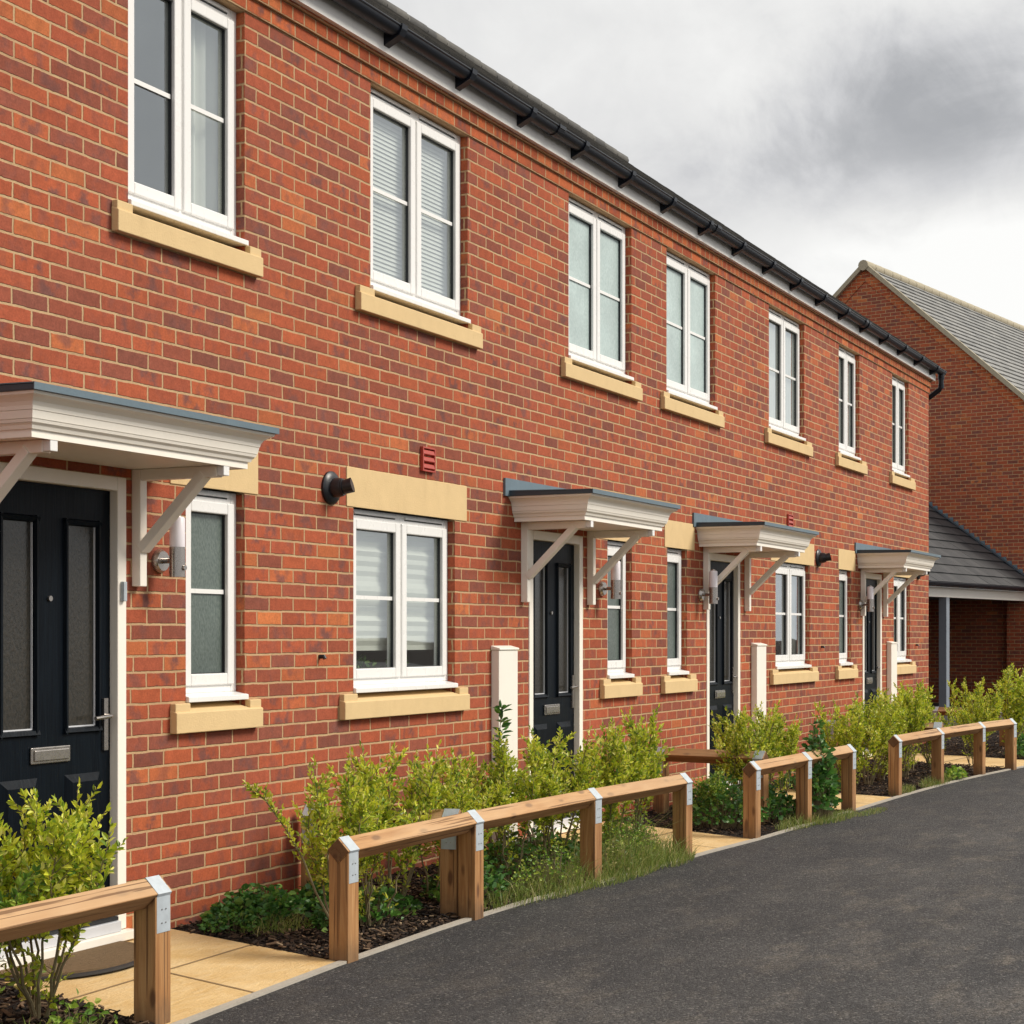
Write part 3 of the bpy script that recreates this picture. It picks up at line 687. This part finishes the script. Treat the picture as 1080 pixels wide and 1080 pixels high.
for s in (-1,1):
    a=[(-.018,va,za+.03),(-.018,va+s*(hw+.2),za+.03-(hw+.2)*pitch),(-.018,va+s*(hw+.2),za-.03-(hw+.2)*pitch-w*1.1),(-.018,va,za-.03-w*1.1)]
    if s>0: a=a[::-1]
    b=[(0,)+p[1:] for p in a]
    m.add(a+b,[(0,1,2,3),(0,4,5,1),(1,5,6,2),(2,6,7,3),(3,7,4,0)])
m.build('verge_brickwork',M['brick_verge'],gh)
roof_tiles(gh,-.09,12,va-hw-.25,ze-.25*pitch+.06,va,za+.06,M['tile_far'],gauge=.225,thick=.032)
m=MB()
for s in (-1,1): m.bar((-.06,va,za+.08),(-.06,va+s*(hw+.25),za+.08-(hw+.25)*pitch),.09,.09,(1,0,0))
m.build('verge',M['mortarcap'],gh)
m=MB(); xs=frange(-.12,12,.45)
for a,b in zip(xs,xs[1:]): m.tube([(a,va,za+.06),(b-.02,va,za+.065)],.115,12)
m.build('ridge',M['mortarcap'],gh,smooth=True)

# ------------------------------------------------------------------ carport between the terrace and the gable house
cp=empty('carport',(GX,GY,0),GR,label='open carport with dark slate lean-to roof and pale beam beyond the terrace end',cat='carport')
vb=-1.15; x0,x1=-9.,-.02
MB().box(x0,x1,vb-.05,vb+.09,2.05,2.222).build('beam',M['cream'],cp,bevel=.006)
roof_tiles(cp,x0,x1-.002,vb-.22,2.30,vb-.22+4.9,2.30+4.9*.75,M['tile_car'],back=True,gauge=.30,thick=.028)
g=MB(); cy,cz,r=vb-.24,2.30,.058
pr=[(cy+r*math.cos(math.pi+math.pi*k/10),cz+r*math.sin(math.pi+math.pi*k/10)) for k in range(11)]
g.add([(x,y,z) for x in (x0,x1) for y,z in pr],[(i,i+1,12+i,11+i) for i in range(10)]); g.tube([(x0,cy-r,cz),(x1,cy-r,cz)],.008,8)
go=g.build('gutter',M['gutter'],cp,smooth=True)
for k in range(10):
    x=-8.4+k*.88; MB().prism([(vb-.05,2.29),(vb-.05,2.225),(vb-.2,2.236),(vb-.24,2.2405),(vb-.29,2.26),(vb-.302,2.30),(vb-.296,2.30)],0,x-.02,x+.02).build('gutter_bracket',M['gutter'],go)
MB().box(x0,x1,vb-.19,vb-.05,2.222,2.232).build('soffit',M['fascia'],cp)
m=MB(); st=.115; slope=.75                    # stepped lead flashing up the gable wall
for k in range(42):
    y=vb-.2+k*st; z=2.30+(k*st)*slope
    m.prism([(y,z+.0),(y+st,z+st*slope),(y+st+.0,z+st*slope+.07),(y+.02,z+st*slope+.08)],0,-.017,-.001)
m.build('stepped_flashing',M['lead'],cp)
m=MB(); m.bar((-.09,vb-.22,2.345),(-.09,vb-.22+4.9,2.345+4.9*.75),.16,.012,(0,0,1)); m.build('lead_gutter',M['leaddark'],cp)
m=MB(); m.box(-4.64,-4.49,vb-.055,vb+.095,-.08,2.05); m.build('post',M['postpaint'],cp,bevel=.006)
m=MB(); m.box(-9.,-.02,4.7,4.92,-.1,5.6); m.box(-9.02,-8.82,-.3,4.7,-.1,2.1); m.build('back_wall',M['brick_shaded'],cp)
m=MB(); m.box(-.22,-.018,vb-.02,vb+.42,-.1,2.05); m.build('pier',M['brick_far'],cp)
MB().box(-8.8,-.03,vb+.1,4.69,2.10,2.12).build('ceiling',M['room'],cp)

# ------------------------------------------------------------------ rail fences
def fence(pts,label,rail_over=.053,name='rail_fence',grp='low timber rail fences along the beds',zc=.388,rails=None):
    p0=pts[0]; root=empty(name,(p0[0],p0[1],zg(*p0)),label=label,cat='fence',group=grp)
    off=Vector(root.location); hd=.056; hp=.049
    def put(o,loc,rz): o.location=Vector(loc)-off; o.rotation_euler=(rz[0],rz[1],rz[2]) if isinstance(rz,tuple) else (0,0,rz)
    n=len(pts)
    for i,p in enumerate(pts):
        a=pts[max(0,i-1)]; b=pts[min(n-1,i+1)]; ang=math.atan2(b[1]-a[1],b[0]-a[0])
        zb=zg(*p)-.06; zr=zc+.0015
        m=MB(); m.prism([(-hp,0),(hp,0),(hp,zr-hd+hp-zb-.001),(0,zr-hd-zb-.001),(-hp,zr-hd+hp-zb-.001)],0,-hp,hp)
        o=m.build('post',M['woodz'],root,bevel=.004); put(o,(p[0],p[1],zb),ang+rnd.uniform(-.02,.02))
        # galvanised strap
        t=.003; k=hd+.002
        prof=[(-hp-.002,-.145),(-hp-.002,-.012),(-k,0),(0,k),(k,0),(hp+.002,-.012),(hp+.002,-.145)]
        inn=[(-hp-.0005,-.145),(-hp-.0005,-.010),(-k+t,0),(0,k-t),(k-t,0),(hp+.0005,-.010),(hp+.0005,-.145)]
        m=MB(); sw=.041; N=len(prof)
        vs=[(x,y,z) for x in (-sw,sw) for y,z in prof]+[(x,y,z) for x in (-sw,sw) for y,z in inn]
        fs=[]
        for j in range(N-1):
            fs+=[(j,N+j,N+j+1,j+1),(2*N+j,2*N+j+1,3*N+j+1,3*N+j),(j,j+1,2*N+j+1,2*N+j),(N+j,3*N+j,3*N+j+1,N+j+1)]
        m.add(vs,fs)
        for yy,sg in ((.022,1),(.042,1)):
            pass
        o=m.build('strap',M['galv'],root); 
        ex=(i==0)*.0; put(o,(p[0],p[1],zr),ang)
        nl=MB()
        for s in (-.012,.012):
            nl.tube([(s,hp+.0015,-.06),(s,hp+.005,-.06)],.0027,6); nl.tube([(s,-hp-.0015,-.06),(s,-hp-.005,-.06)],.0027,6); nl.tube([(s,-hp-.0015,-.11),(s,-hp-.005,-.11)],.0027,6)
        nl.build('nail',M['steel'],o)
    for i in range(n-1):
        a,b=Vector((pts[i][0],pts[i][1],zc)),Vector((pts[i+1][0],pts[i+1][1],zc)); d=b-a; ang=math.atan2(d.y,d.x)
        e0=rail_over if i==0 else -.0015; e1=rail_over if i==n-2 else -.0015; L=d.length
        m=MB(); m.prism([(-hd,0),(0,-hd),(hd,0),(0,hd)],0,-e0,L+e1)
        o=m.build('rail',M['woodx'],root,bevel=.004); put(o,a,(rnd.uniform(-.03,.03),0,ang))
    return root
fence([(2.75,-1.18),(4.0,-1.10),(5.19,-1.068)],'timber rail fence cut off by the left edge, in front of the nearest door')
fence([(6.60,-1.029),(7.88,-1.0),(9.336,-1.035),(10.62,-1.125)],'longest timber rail fence with four posts, in the centre foreground before the long hedge')
fence([(11.844,-1.192),(12.96,-1.24),(14.061,-1.292)],'short timber rail fence with green weed climbing over its middle')
fence([(15.584,-1.307),(16.965,-1.388),(18.317,-1.523),(19.251,-1.674)],'farthest roadside timber rail fence, at the right edge of the picture')
SIDE='timber rails running from the wall between front gardens'
fence([(7.80,-.10),(7.90,-.88)],'timber side rail hidden in shrubs below the black flue, behind the longest fence',rail_over=.05,name='side_rail',grp=SIDE)
fence([(12.88,-.10),(12.78,-.95)],'dark timber side rail against the brick wall left of the third door',rail_over=.05,name='side_rail',grp=SIDE,zc=.40)
fence([(17.80,-.10),(17.85,-1.20)],'timber side rail behind the farthest roadside fence, left of the fourth door',rail_over=.05,name='side_rail',grp=SIDE,zc=.40)
fence([(22.75,-.10),(22.6,-1.0)],'most distant timber side rail, by the terrace end wall near the carport',rail_over=.05,name='side_rail',grp=SIDE,zc=.36)

# ------------------------------------------------------------------ door mat
mt=empty('door_mat',(5.83,-.06,zg(5.8,-.2)),label='half-round brown coir door mat with black rubber edge at the nearest door',cat='door mat')
def half(r,z0,z1,a,sx=1.):
    m=MB(); n=36; ring=[(sx*r*math.cos(math.pi+math.pi*k/n),a*r*math.sin(math.pi+math.pi*k/n)) for k in range(n+1)]
    vs=[(x,y,z0) for x,y in ring]+[(x,y,z1) for x,y in ring]; N=n+1
    m.add(vs,[tuple(range(N,2*N))]+[(i,i+1,N+i+1,N+i) for i in range(n)]+[(n,0,N,2*n+1)]); return m
half(.46,.002,.012,.80).build('rubber_edge',M['rubber'],mt); half(.43,.010,.021,.79).build('coir',M['coir'],mt)

# ------------------------------------------------------------------ plants
def shrub_mesh(seed,h,rad,nst,lsz,lo=.32,stray=False,dens=1.):
    rr=random.Random(seed); st=MB(); lf=MB()
    def shoot(p,d,L,ls,n,thick=.0022,dr=.15):
        pts=[p.copy()]; q=p.copy(); dd=d.copy(); seg=6
        for i in range(seg):
            dd=(dd+Vector((rr.gauss(0,.09),rr.gauss(0,.09),dr*.3))).normalized(); q=q+dd*(L/seg); pts.append(q.copy())
        st.tube(pts,[thick*(1-.1*i) for i in range(len(pts))],4,False)
        for k in range(n):
            t=(k+rr.random())/n*seg; i=min(seg-1,int(t)); c=pts[i].lerp(pts[i+1],t-i); ax=(pts[i+1]-pts[i]).normalized()
            u=Vector((rr.gauss(0,1),rr.gauss(0,1),rr.gauss(0,1))); sd=ax.cross(u)
            if sd.length<.1: continue
            sd.normalize(); up=.45+.5*(t/seg)
            leaf(lf,c,(ax*up+sd*rr.uniform(.6,1.)+Vector((0,0,.1))).normalized(),ls*rr.uniform(.6,1.15)*(1-.25*(t/seg)),rr.uniform(.40,.56),rr)
        leaf(lf,pts[-1],dd,ls*.8,.4,rr)
    for s in range(nst):
        an=rr.uniform(0,6.28); r0=rr.uniform(0,.06); rt=rad*math.sqrt(rr.random()); H=h*rr.uniform(.68,1.)
        a2=an+rr.gauss(0,.5)
        p=Vector((r0*math.cos(an),r0*math.sin(an),0)); e=Vector((rt*math.cos(a2),rt*math.sin(a2),H*.92))
        pts=[]; n=9
        for i in range(n+1):
            t=i/n; c=p.lerp(e,t); c.x+=.35*(e.x-p.x)*(math.sin(t*math.pi))*.4+rr.gauss(0,.006); c.y+=rr.gauss(0,.006); pts.append(c)
        st.tube(pts,[.0058*(1-.8*i/n)+.0012 for i in range(n+1)],5,False)
        k=int(20*dens)
        for j in range(k):
            t=lo+(1-lo)*(j+rr.random())/k; i=min(n-1,int(t*n)); c=pts[i].lerp(pts[i+1],t*n-i)
            th=rr.uniform(0,6.28); up=rr.uniform(.5,1.5)
            d=Vector((math.cos(th),math.sin(th),up)).normalized()
            shoot(c,d,rr.uniform(.09,.2)*(1.15-.45*t),lsz,int(rr.uniform(13,21)))
        shoot(pts[-1],(pts[-1]-pts[-2]).normalized(),rr.uniform(.07,.14),lsz,12)
        for j in range(int(3*dens)):   # few small leaves low on the bare stems
            t=rr.uniform(.08,lo); i=min(n-1,int(t*n)); c=pts[i].lerp(pts[i+1],t*n-i); th=rr.uniform(0,6.28)
            shoot(c,Vector((math.cos(th),math.sin(th),.5)).normalized(),rr.uniform(.04,.10),lsz*.9,5,.0014)
    if stray:   # long bare branch leaning out, leafy at its end
        pts=[Vector((0,0,.02)),Vector((-.10,.02,.12)),Vector((-.19,.04,.26)),Vector((-.25,.07,.42)),Vector((-.37,.09,.58)),Vector((-.50,.11,.72)),Vector((-.58,.12,.76))]
        st.tube(pts,[.007,.006,.0055,.005,.004,.003,.002],6,False)
        for i in range(3,6):
            for j in range(5):
                c=pts[i].lerp(pts[i+1],j/5); shoot(c,((pts[i+1]-pts[i]).normalized()+Vector((rr.gauss(0,.3),rr.gauss(0,.3),.2))).normalized(),.07,lsz,9)
    return st,lf
VAR={}
def variant(key,*a,**k):
    if key not in VAR:
        st,lf=shrub_mesh(*a,**k)
        def mk(b,nm,mat):
            me=bpy.data.meshes.new(nm); me.from_pydata(b.v,[],b.f); me.update(); me.materials.append(mat); return me
        VAR[key]=(mk(st,'shrub_stems',M['stem']),mk(lf,'shrub_foliage',M['leaf']))
    return VAR[key]
def shrub(key,x,y,sc,rz,label,mat=None,grp='yellow-green hedge shrubs in the front beds'):
    ms,ml=VAR[key]; o=empty('shrub',(x,y,zg(x,y)-.01),rz,label=label,cat='shrub',group=grp); o.scale=sc if isinstance(sc,tuple) else (sc,)*3
    a=bpy.data.objects.new('stems',ms); b=bpy.data.objects.new('foliage',ml)
    for q in (a,b): C.objects.link(q); q.parent=o
    if mat: b.material_slots[0].link='OBJECT'; b.material_slots[0].material=mat
    return o
variant('near',11,.86,.30,11,.042,.44,False,1.25)
variant('near2',12,.80,.26,9,.042,.42,False,1.2)
variant('leggy',21,.86,.20,6,.037,.40,True,1.25)
variant('a',31,.86,.24,8,.037,.50,False,1.15)
variant('b',32,.80,.26,8,.038,.46,False,1.1)
variant('c',33,.90,.22,7,.036,.52,False,1.2)
variant('d',34,.78,.27,8,.037,.42,False,1.05)
variant('far',41,.86,.34,12,.042,.30,False,1.0)
shrub('near',5.02,-.70,1.0,.4,'dense bright shrub in front of the nearest navy door, tallest at the left edge')
shrub('near2',4.62,-.62,(1.1,1.1,.93),2.1,'greener shrub cut off by the left edge below the letterbox',M['leafmid'])
hb=[('leggy',6.98,-.80,(1.0,1.0,.98),0.0,'leggy shrub with a stray arching branch, by the end post of the long fence'),
    ('a',7.36,-.72,(.95,.95,.90),1.0,'second shrub of the long hedge, under the left of the wide lower window'),
    ('b',7.74,-.62,(1,1,1.04),2.2,'third shrub of the long hedge, left of the side rail strap'),
    ('c',8.14,-.66,(1,1,.88),3.0,'fourth shrub of the long hedge, right above the side rail strap'),
    ('d',8.58,-.60,(1.05,1.05,.94),4.4,'fifth hedge shrub, just left of the foot of the nearest white duct'),
    ('a',9.0,-.68,(1,1,.98),5.2,'sixth hedge shrub, covering the foot of the nearest white duct'),
    ('c',9.36,-.72,(1.1,1.1,.90),.7,'seventh shrub of the long hedge, left of the third rail post'),
    ('b',9.74,-.62,(1.1,1.1,1.02),1.7,'eighth shrub of the long hedge, in front of the second navy door'),
    ('d',10.08,-.78,(1.1,1.1,1.08),2.9,'ninth shrub of the long hedge, right of the second door frame'),
    ('a',10.42,-.86,(1,1,1.10),3.7,'last shrub of the long hedge, loose twigs right before the second path')]
for k in hb: shrub(*k)
for k in [('c',12.25,-.78,(.75,.75,.50),.3,'low dark shrub at the left of the short bed, right of the second path',M['leafmid']),
          ('d',12.86,-.72,(.95,.95,1.05),1.3,'shrub in front of the foot of the third navy door'),
          ('b',13.18,-.70,1.02,2.6,'shrub behind the middle post of the short fence'),
          ('a',13.62,-.72,1.0,4.,'shrub at the right end of the short bed under the third door')]: shrub(*k)
shrub('b',13.98,-.74,(.8,.8,.92),5.,'narrow shrub beside the third path, right of the weedy fence')
fs=[('far',15.75,-.85,.95,.2,'first shrub behind the farthest fence, left end by the third path'),
    ('b',16.35,-.86,1.05,1.2,'second shrub behind the farthest fence, before the fourth door'),
    ('far',16.95,-.80,1.0,2.2,'third shrub behind the farthest fence, below the end window'),
    ('a',17.5,-.90,1.1,3.1,'fourth shrub behind the farthest fence, left of the distant side rail strap'),
    ('far',18.15,-.85,1.05,4.4,'fifth shrub behind the farthest fence, under the terrace corner'),
    ('d',18.75,-.95,1.1,5.0,'sixth shrub behind the farthest fence, before the carport post'),
    ('c',19.05,-1.30,(.9,.9,.92),1.4,'thin shrub at the right end of the farthest fence, by the fourth path'),
    ('far',20.95,-.95,1.05,.9,'shrub beyond the fourth path below the dark carport opening'),
    ('far',21.9,-1.15,1.22,1.9,'tallest distant shrub standing before the carport'),
    ('c',22.7,-1.2,1.15,2.8,'loose distant shrub right of the carport opening'),
    ('far',23.6,-1.45,1.12,3.9,'distant shrub under the brick pier of the carport'),
    ('b',24.6,-1.75,1.25,4.9,'rightmost distant shrub, cut off by the right edge')]
for k in fs: shrub(*k)

def weed_clump(name,x,y,rx,ry,h,n,label,seed,ls=.04,mat='weed',cat='weed',grp='low green weeds in the beds'):
    rr=random.Random(seed); m=MB(); s=MB()
    for _ in range(n):
        a=rr.uniform(0,6.28); r=math.sqrt(rr.random()); px,py=rx*r*math.cos(a),ry*r*math.sin(a)
        hh=h*(1-.75*r*r)*rr.uniform(.3,1.)
        leaf(m,Vector((px,py,hh)),Vector((rr.gauss(0,1)+px/rx*.5,rr.gauss(0,1)+py/ry*.5,rr.uniform(-.1,.8))).normalized(),ls*rr.uniform(.5,1.2),rr.uniform(.55,.85),rr)
        if rr.random()<.25: s.tube([(px*.8,py*.8,0),(px,py,hh)],[.0022,.0012],4,False)
    o=empty(name,(x,y,zg(x,y)),label=label,cat=cat,group=grp); m.build('leaves',M[mat],o); s.build('stalks',M['stem'],o); return o
weed_clump('ground_cover_plant',7.12,-.20,.34,.17,.17,900,'low dark green clump against the bare brick wall, right of the nearest path',51,.042)
weed_clump('ground_cover_plant',6.84,-.26,.17,.13,.10,420,'small feathery green clump at the corner of the nearest path',52,.026)
weed_clump('ground_cover_plant',7.62,-.30,.28,.18,.15,550,'green clump at the foot of the hidden side rail post',53,.04)
weed_clump('ground_cover_plant',8.35,-.72,.30,.2,.22,650,'leafy weeds below the second rail of the long fence',54,.04)
weed_clump('ground_cover_plant',12.32,-.78,.36,.30,.40,1100,'lush green weeds filling the left end of the short bed',55,.045)
weed_clump('climbing_weed',13.30,-1.25,.24,.13,.80,1100,'bright green weed climbing over the short fence rail',56,.055)
weed_clump('ground_cover_plant',13.0,-.95,.5,.2,.26,650,'green weeds along the foot of the short fence',57,.045)
weed_clump('ground_cover_plant',15.4,-.55,.25,.3,.22,380,'green weeds at the left end of the farthest bed by the third path',58,.05)
weed_clump('ground_cover_plant',17.6,-1.42,.25,.09,.13,260,'small weed tuft at the kerb under the farthest fence',59,.045,'leafmid')
weed_clump('ground_cover_plant',21.3,-1.55,.7,.25,.28,600,'green weeds under the distant shrubs beyond the fourth path',60,.06)
weed_clump('ground_cover_plant',4.95,-.93,.16,.10,.13,75,'small green weed under the nearest rail beside the mat path',61,.036,'leafmid')
# thorny dark stem reaching above the hedge
sp=empty('tall_weed',(9.35,-.42,zg(9.35,-.42)),label='single dark tall weed stem rising above the hedge left of the white duct',cat='weed')
s=MB(); s.tube([(0,0,0),(.01,0,.4),(.03,.01,.75),(.05,0,.98)],[.006,.005,.004,.002],6,False); s.build('stalk',M['stem'],sp)
m=MB()
for k in range(70):
    t=rnd.uniform(.55,1.); z=.98*t; leaf(m,Vector((.05*t,0,z)),Vector((rnd.gauss(0,1),rnd.gauss(0,1),.4)).normalized(),rnd.uniform(.04,.085),.4)
m.build('leaves',M['weed'],sp)
# grass: uncountable
def grass(name,pts,label,seed):
    rr=random.Random(seed); m=MB()
    for (x,y,rx,ry,h,n) in pts:
        for _ in range(int(n*1.8)):
            a=rr.uniform(0,6.28); r=math.sqrt(rr.random()); px,py=x+rx*r*math.cos(a),y+ry*r*math.sin(a)
            z=max(zg(px,py),-.104); H=h*rr.uniform(.35,1.)*(1-.5*r*r); d=Vector((rr.gauss(0,.6),rr.gauss(0,.6)-.15,1)); w=rr.uniform(.0009,.0021)
            t=rr.uniform(0,6.28); sx=Vector((math.cos(t),math.sin(t),0))*w
            p0=Vector((px,py,z)); p1=p0+Vector((d.x*.3,d.y*.3,.6))*H; p2=p0+Vector((d.x*.9,d.y*.9,.95))*H
            m.add([p0-sx,p0+sx,p1+sx*.8,p1-sx*.8,p2],[(0,1,2,3),(3,2,4)])
    return tag(m.build(name,M['grass']),label=label,cat='grass',kind='stuff')
weed_clump('ground_cover_plant',7.45,-.62,.42,.2,.16,520,'dark green weeds under the second hedge shrub',62,.042)
weed_clump('ground_cover_plant',9.3,-.6,.8,.25,.26,1000,'green weeds under the middle of the long hedge',63,.042)
weed_clump('ground_cover_plant',10.2,-.75,.45,.25,.30,700,'green weeds at the right end of the long hedge by the second path',64,.04,'leafmid')
weed_clump('feathery_weed',10.2,-.92,.36,.18,.38,900,'feathery pale green weeds under the right end of the long fence',65,.020,'leafmid')
weed_clump('feathery_weed',9.0,-.92,.45,.14,.26,520,'wispy small-leaved weeds between the second and third posts of the long fence',66,.020,'leafmid')
weed_clump('feathery_weed',9.72,-1.02,.35,.14,.20,420,'small-leaved weeds right of the third post of the long fence',67,.022,'grass')
grass('grass',[(8.5,-.98,.45,.12,.15,260),(9.1,-.98,.45,.17,.22,380),(9.8,-1.0,.5,.22,.26,520),(10.3,-1.05,.45,.22,.24,520),(10.45,-1.14,.30,.08,.07,300),(9.55,-1.14,.55,.10,.08,420),(8.9,-1.10,.35,.06,.07,200),(9.9,-.95,.6,.25,.5,160)],'long wispy grass spilling from the centre bed onto the asphalt',71)
grass('grass',[(12.9,-1.25,.6,.12,.12,420),(13.4,-1.36,.55,.12,.08,520),(14.0,-1.5,.4,.08,.04,240)],'short dry grass at the kerb below the short fence',72)
grass('grass',[(17.0,-1.36,.6,.1,.12,400),(15.9,-1.3,.4,.08,.10,250)],'sparse grass at the foot of the farthest fence',73)
grass('grass',[(4.6,-.98,.4,.16,.12,300),(7.0,-.4,.25,.14,.10,260)],'thin grass blades in the nearest bed',74)

# ------------------------------------------------------------------ sky, sun, camera
sc=bpy.context.scene
SUN_EL,SUN_AZ=R(40),math.atan2(.55,-1.0)      # toward +x, -y
w=bpy.data.worlds.new('World'); sc.world=w; w.use_nodes=True
nt=w.node_tree; nt.nodes.clear(); N=nt.nodes; Lk=nt.links
def nn(t,**k):
    n=N.new(t)
    for a,b in k.items(): setattr(n,a,b)
    return n
def setv(s,v):
    if hasattr(v,'is_output'): Lk.new(v,s)
    else: s.default_value=v
def mth(op,a,b=0.):
    n=nn('ShaderNodeMath',operation=op); setv(n.inputs[0],a); setv(n.inputs[1],b); return n.outputs[0]
def mrg(f,a,b,c,d):
    n=nn('ShaderNodeMapRange',interpolation_type='SMOOTHSTEP'); setv(n.inputs[0],f)
    for i,v in zip((1,2,3,4),(a,b,c,d)): n.inputs[i].default_value=v
    return n.outputs[0]
def mixc(f,a,b):
    n=nn('ShaderNodeMix',data_type='RGBA'); setv(n.inputs[0],f); setv(n.inputs[6],a); setv(n.inputs[7],b); return n.outputs[2]
tc=nn('ShaderNodeTexCoord').outputs['Generated']
nrm=nn('ShaderNodeVectorMath',operation='NORMALIZE'); Lk.new(tc,nrm.inputs[0]); D=nrm.outputs[0]
sx=nn('ShaderNodeSeparateXYZ'); Lk.new(D,sx.inputs[0])
den=mth('ADD',mth('MAXIMUM',sx.outputs[2],0.),.16)
cv=nn('ShaderNodeCombineXYZ'); setv(cv.inputs[0],mth('DIVIDE',sx.outputs[0],den)); setv(cv.inputs[1],mth('DIVIDE',sx.outputs[1],den))
def noi(v,s,d,r,dist=0.):
    n=nn('ShaderNodeTexNoise'); Lk.new(v,n.inputs['Vector']); n.inputs['Scale'].default_value=s; n.inputs['Detail'].default_value=d; n.inputs['Roughness'].default_value=r; n.inputs['Distortion'].default_value=dist; return n.outputs[0]
n1=noi(cv.outputs[0],.9,7.,.55,.3); n2=noi(cv.outputs[0],2.6,6.,.55,.4); n3=noi(D,6.,8.,.62,.5); n4=noi(D,17.,7.,.6,.6)
def blob(d,width,ax=(1,1,1)):
    dv=Vector(d).normalized()
    sb=nn('ShaderNodeVectorMath',operation='SUBTRACT'); Lk.new(D,sb.inputs[0]); sb.inputs[1].default_value=dv
    ml=nn('ShaderNodeVectorMath',operation='MULTIPLY'); Lk.new(sb.outputs[0],ml.inputs[0]); ml.inputs[1].default_value=ax
    ln=nn('ShaderNodeVectorMath',operation='LENGTH'); Lk.new(ml.outputs[0],ln.inputs[0])
    wob=mth('ADD',ln.outputs['Value'],mth('ADD',mth('MULTIPLY',mth('SUBTRACT',n3,.5),.20),mth('MULTIPLY',mth('SUBTRACT',n4,.5),.06)))
    return mrg(wob,0.,width,1.,0.)
dark=mth('ADD',mth('MULTIPLY',blob((.9335,.222,.270),.105,(1,.62,1.6)),1.05),mth('MULTIPLY',blob((.950,.160,.285),.11,(1,.6,1.3)),.8))
dark=mth('ADD',dark,mth('MULTIPLY',blob((.895,.36,.245),.10,(1,.7,1.5)),.25))
bright=mth('ADD',mth('MULTIPLY',blob((.955,.20,.215),.10,(1,.6,1.4)),.8),blob((.965,.20,.15),.16,(1,.6,1.5)))
g=mth('ADD',mrg(n1,.25,.75,.30,.92),mth('MULTIPLY',mth('SUBTRACT',n2,.5),.22))
g=mth('ADD',mth('MULTIPLY',g,.42),.56)
g=mth('ADD',g,mth('ADD',mth('MULTIPLY',mth('SUBTRACT',n4,.5),.22),mth('MULTIPLY',mth('SUBTRACT',n3,.5),.34))); g=mth('SUBTRACT',g,mth('MULTIPLY',dark,.27)); g=mth('ADD',g,mth('MULTIPLY',bright,.26))
g=mth('MINIMUM',mth('MAXIMUM',g,0.),1.)
rp=nn('ShaderNodeValToRGB'); setv(rp.inputs[0],g); e=rp.color_ramp.elements
e[0].position=0.; e[0].color=(.26,.275,.295,1); e[1].position=1.; e[1].color=(.93,.93,.915,1)
for p,c in ((.3,(.40,.41,.43,1)),(.55,(.60,.605,.62,1)),(.8,(.78,.78,.775,1))):
    q=e.new(p); q.color=c
sky=nn('ShaderNodeTexSky',sky_type='NISHITA'); sky.sun_disc=False; sky.sun_elevation=SUN_EL; sky.sun_rotation=math.atan2(.55,-1.0)
skm=nn('ShaderNodeVectorMath',operation='SCALE'); Lk.new(sky.outputs[0],skm.inputs[0]); skm.inputs['Scale'].default_value=.10
cover=mrg(noi(cv.outputs[0],1.3,5.,.6,.4),.28,.40,.45,1.)
vis=blob((.93,.25,.22),.75); cover=mth('MAXIMUM',cover,mrg(vis,.0,.35,0.,1.))
col=mixc(cover,skm.outputs[0],rp.outputs[0])
bg=nn('ShaderNodeBackground'); Lk.new(col,bg.inputs[0]); bg.inputs[1].default_value=1.06
wo=nn('ShaderNodeOutputWorld'); Lk.new(bg.outputs[0],wo.inputs[0])

sl=bpy.data.lights.new('sun','SUN'); sl.energy=3.5; sl.angle=R(22.); sl.color=(1.,.93,.82)
so=bpy.data.objects.new('sun',sl); C.objects.link(so)
sd=Vector((math.cos(SUN_EL)*math.sin(SUN_AZ),math.cos(SUN_EL)*math.cos(SUN_AZ),math.sin(SUN_EL)))
so.rotation_euler=sd.to_track_quat('Z','Y').to_euler(); so.location=(5,-15,20)

cam=bpy.data.cameras.new('camera'); co=bpy.data.objects.new('camera',cam); C.objects.link(co)
co.location=(0,-5.0915,1.336); co.rotation_euler=(R(90),0,R(26.085-90))
cam.sensor_width=36; cam.lens=61.0736; cam.shift_y=.1213; cam.clip_start=.05; cam.clip_end=2000
sc.camera=co
sc.render.engine='CYCLES'; sc.cycles.max_bounces=7; sc.cycles.diffuse_bounces=4; sc.cycles.glossy_bounces=3; sc.cycles.transmission_bounces=3; sc.cycles.transparent_max_bounces=12; sc.cycles.caustics_reflective=False; sc.cycles.caustics_refractive=False; sc.render.resolution_x=1024; sc.render.resolution_y=1024
sc.view_settings.view_transform='Standard'; sc.view_settings.look='None'; sc.view_settings.exposure=0
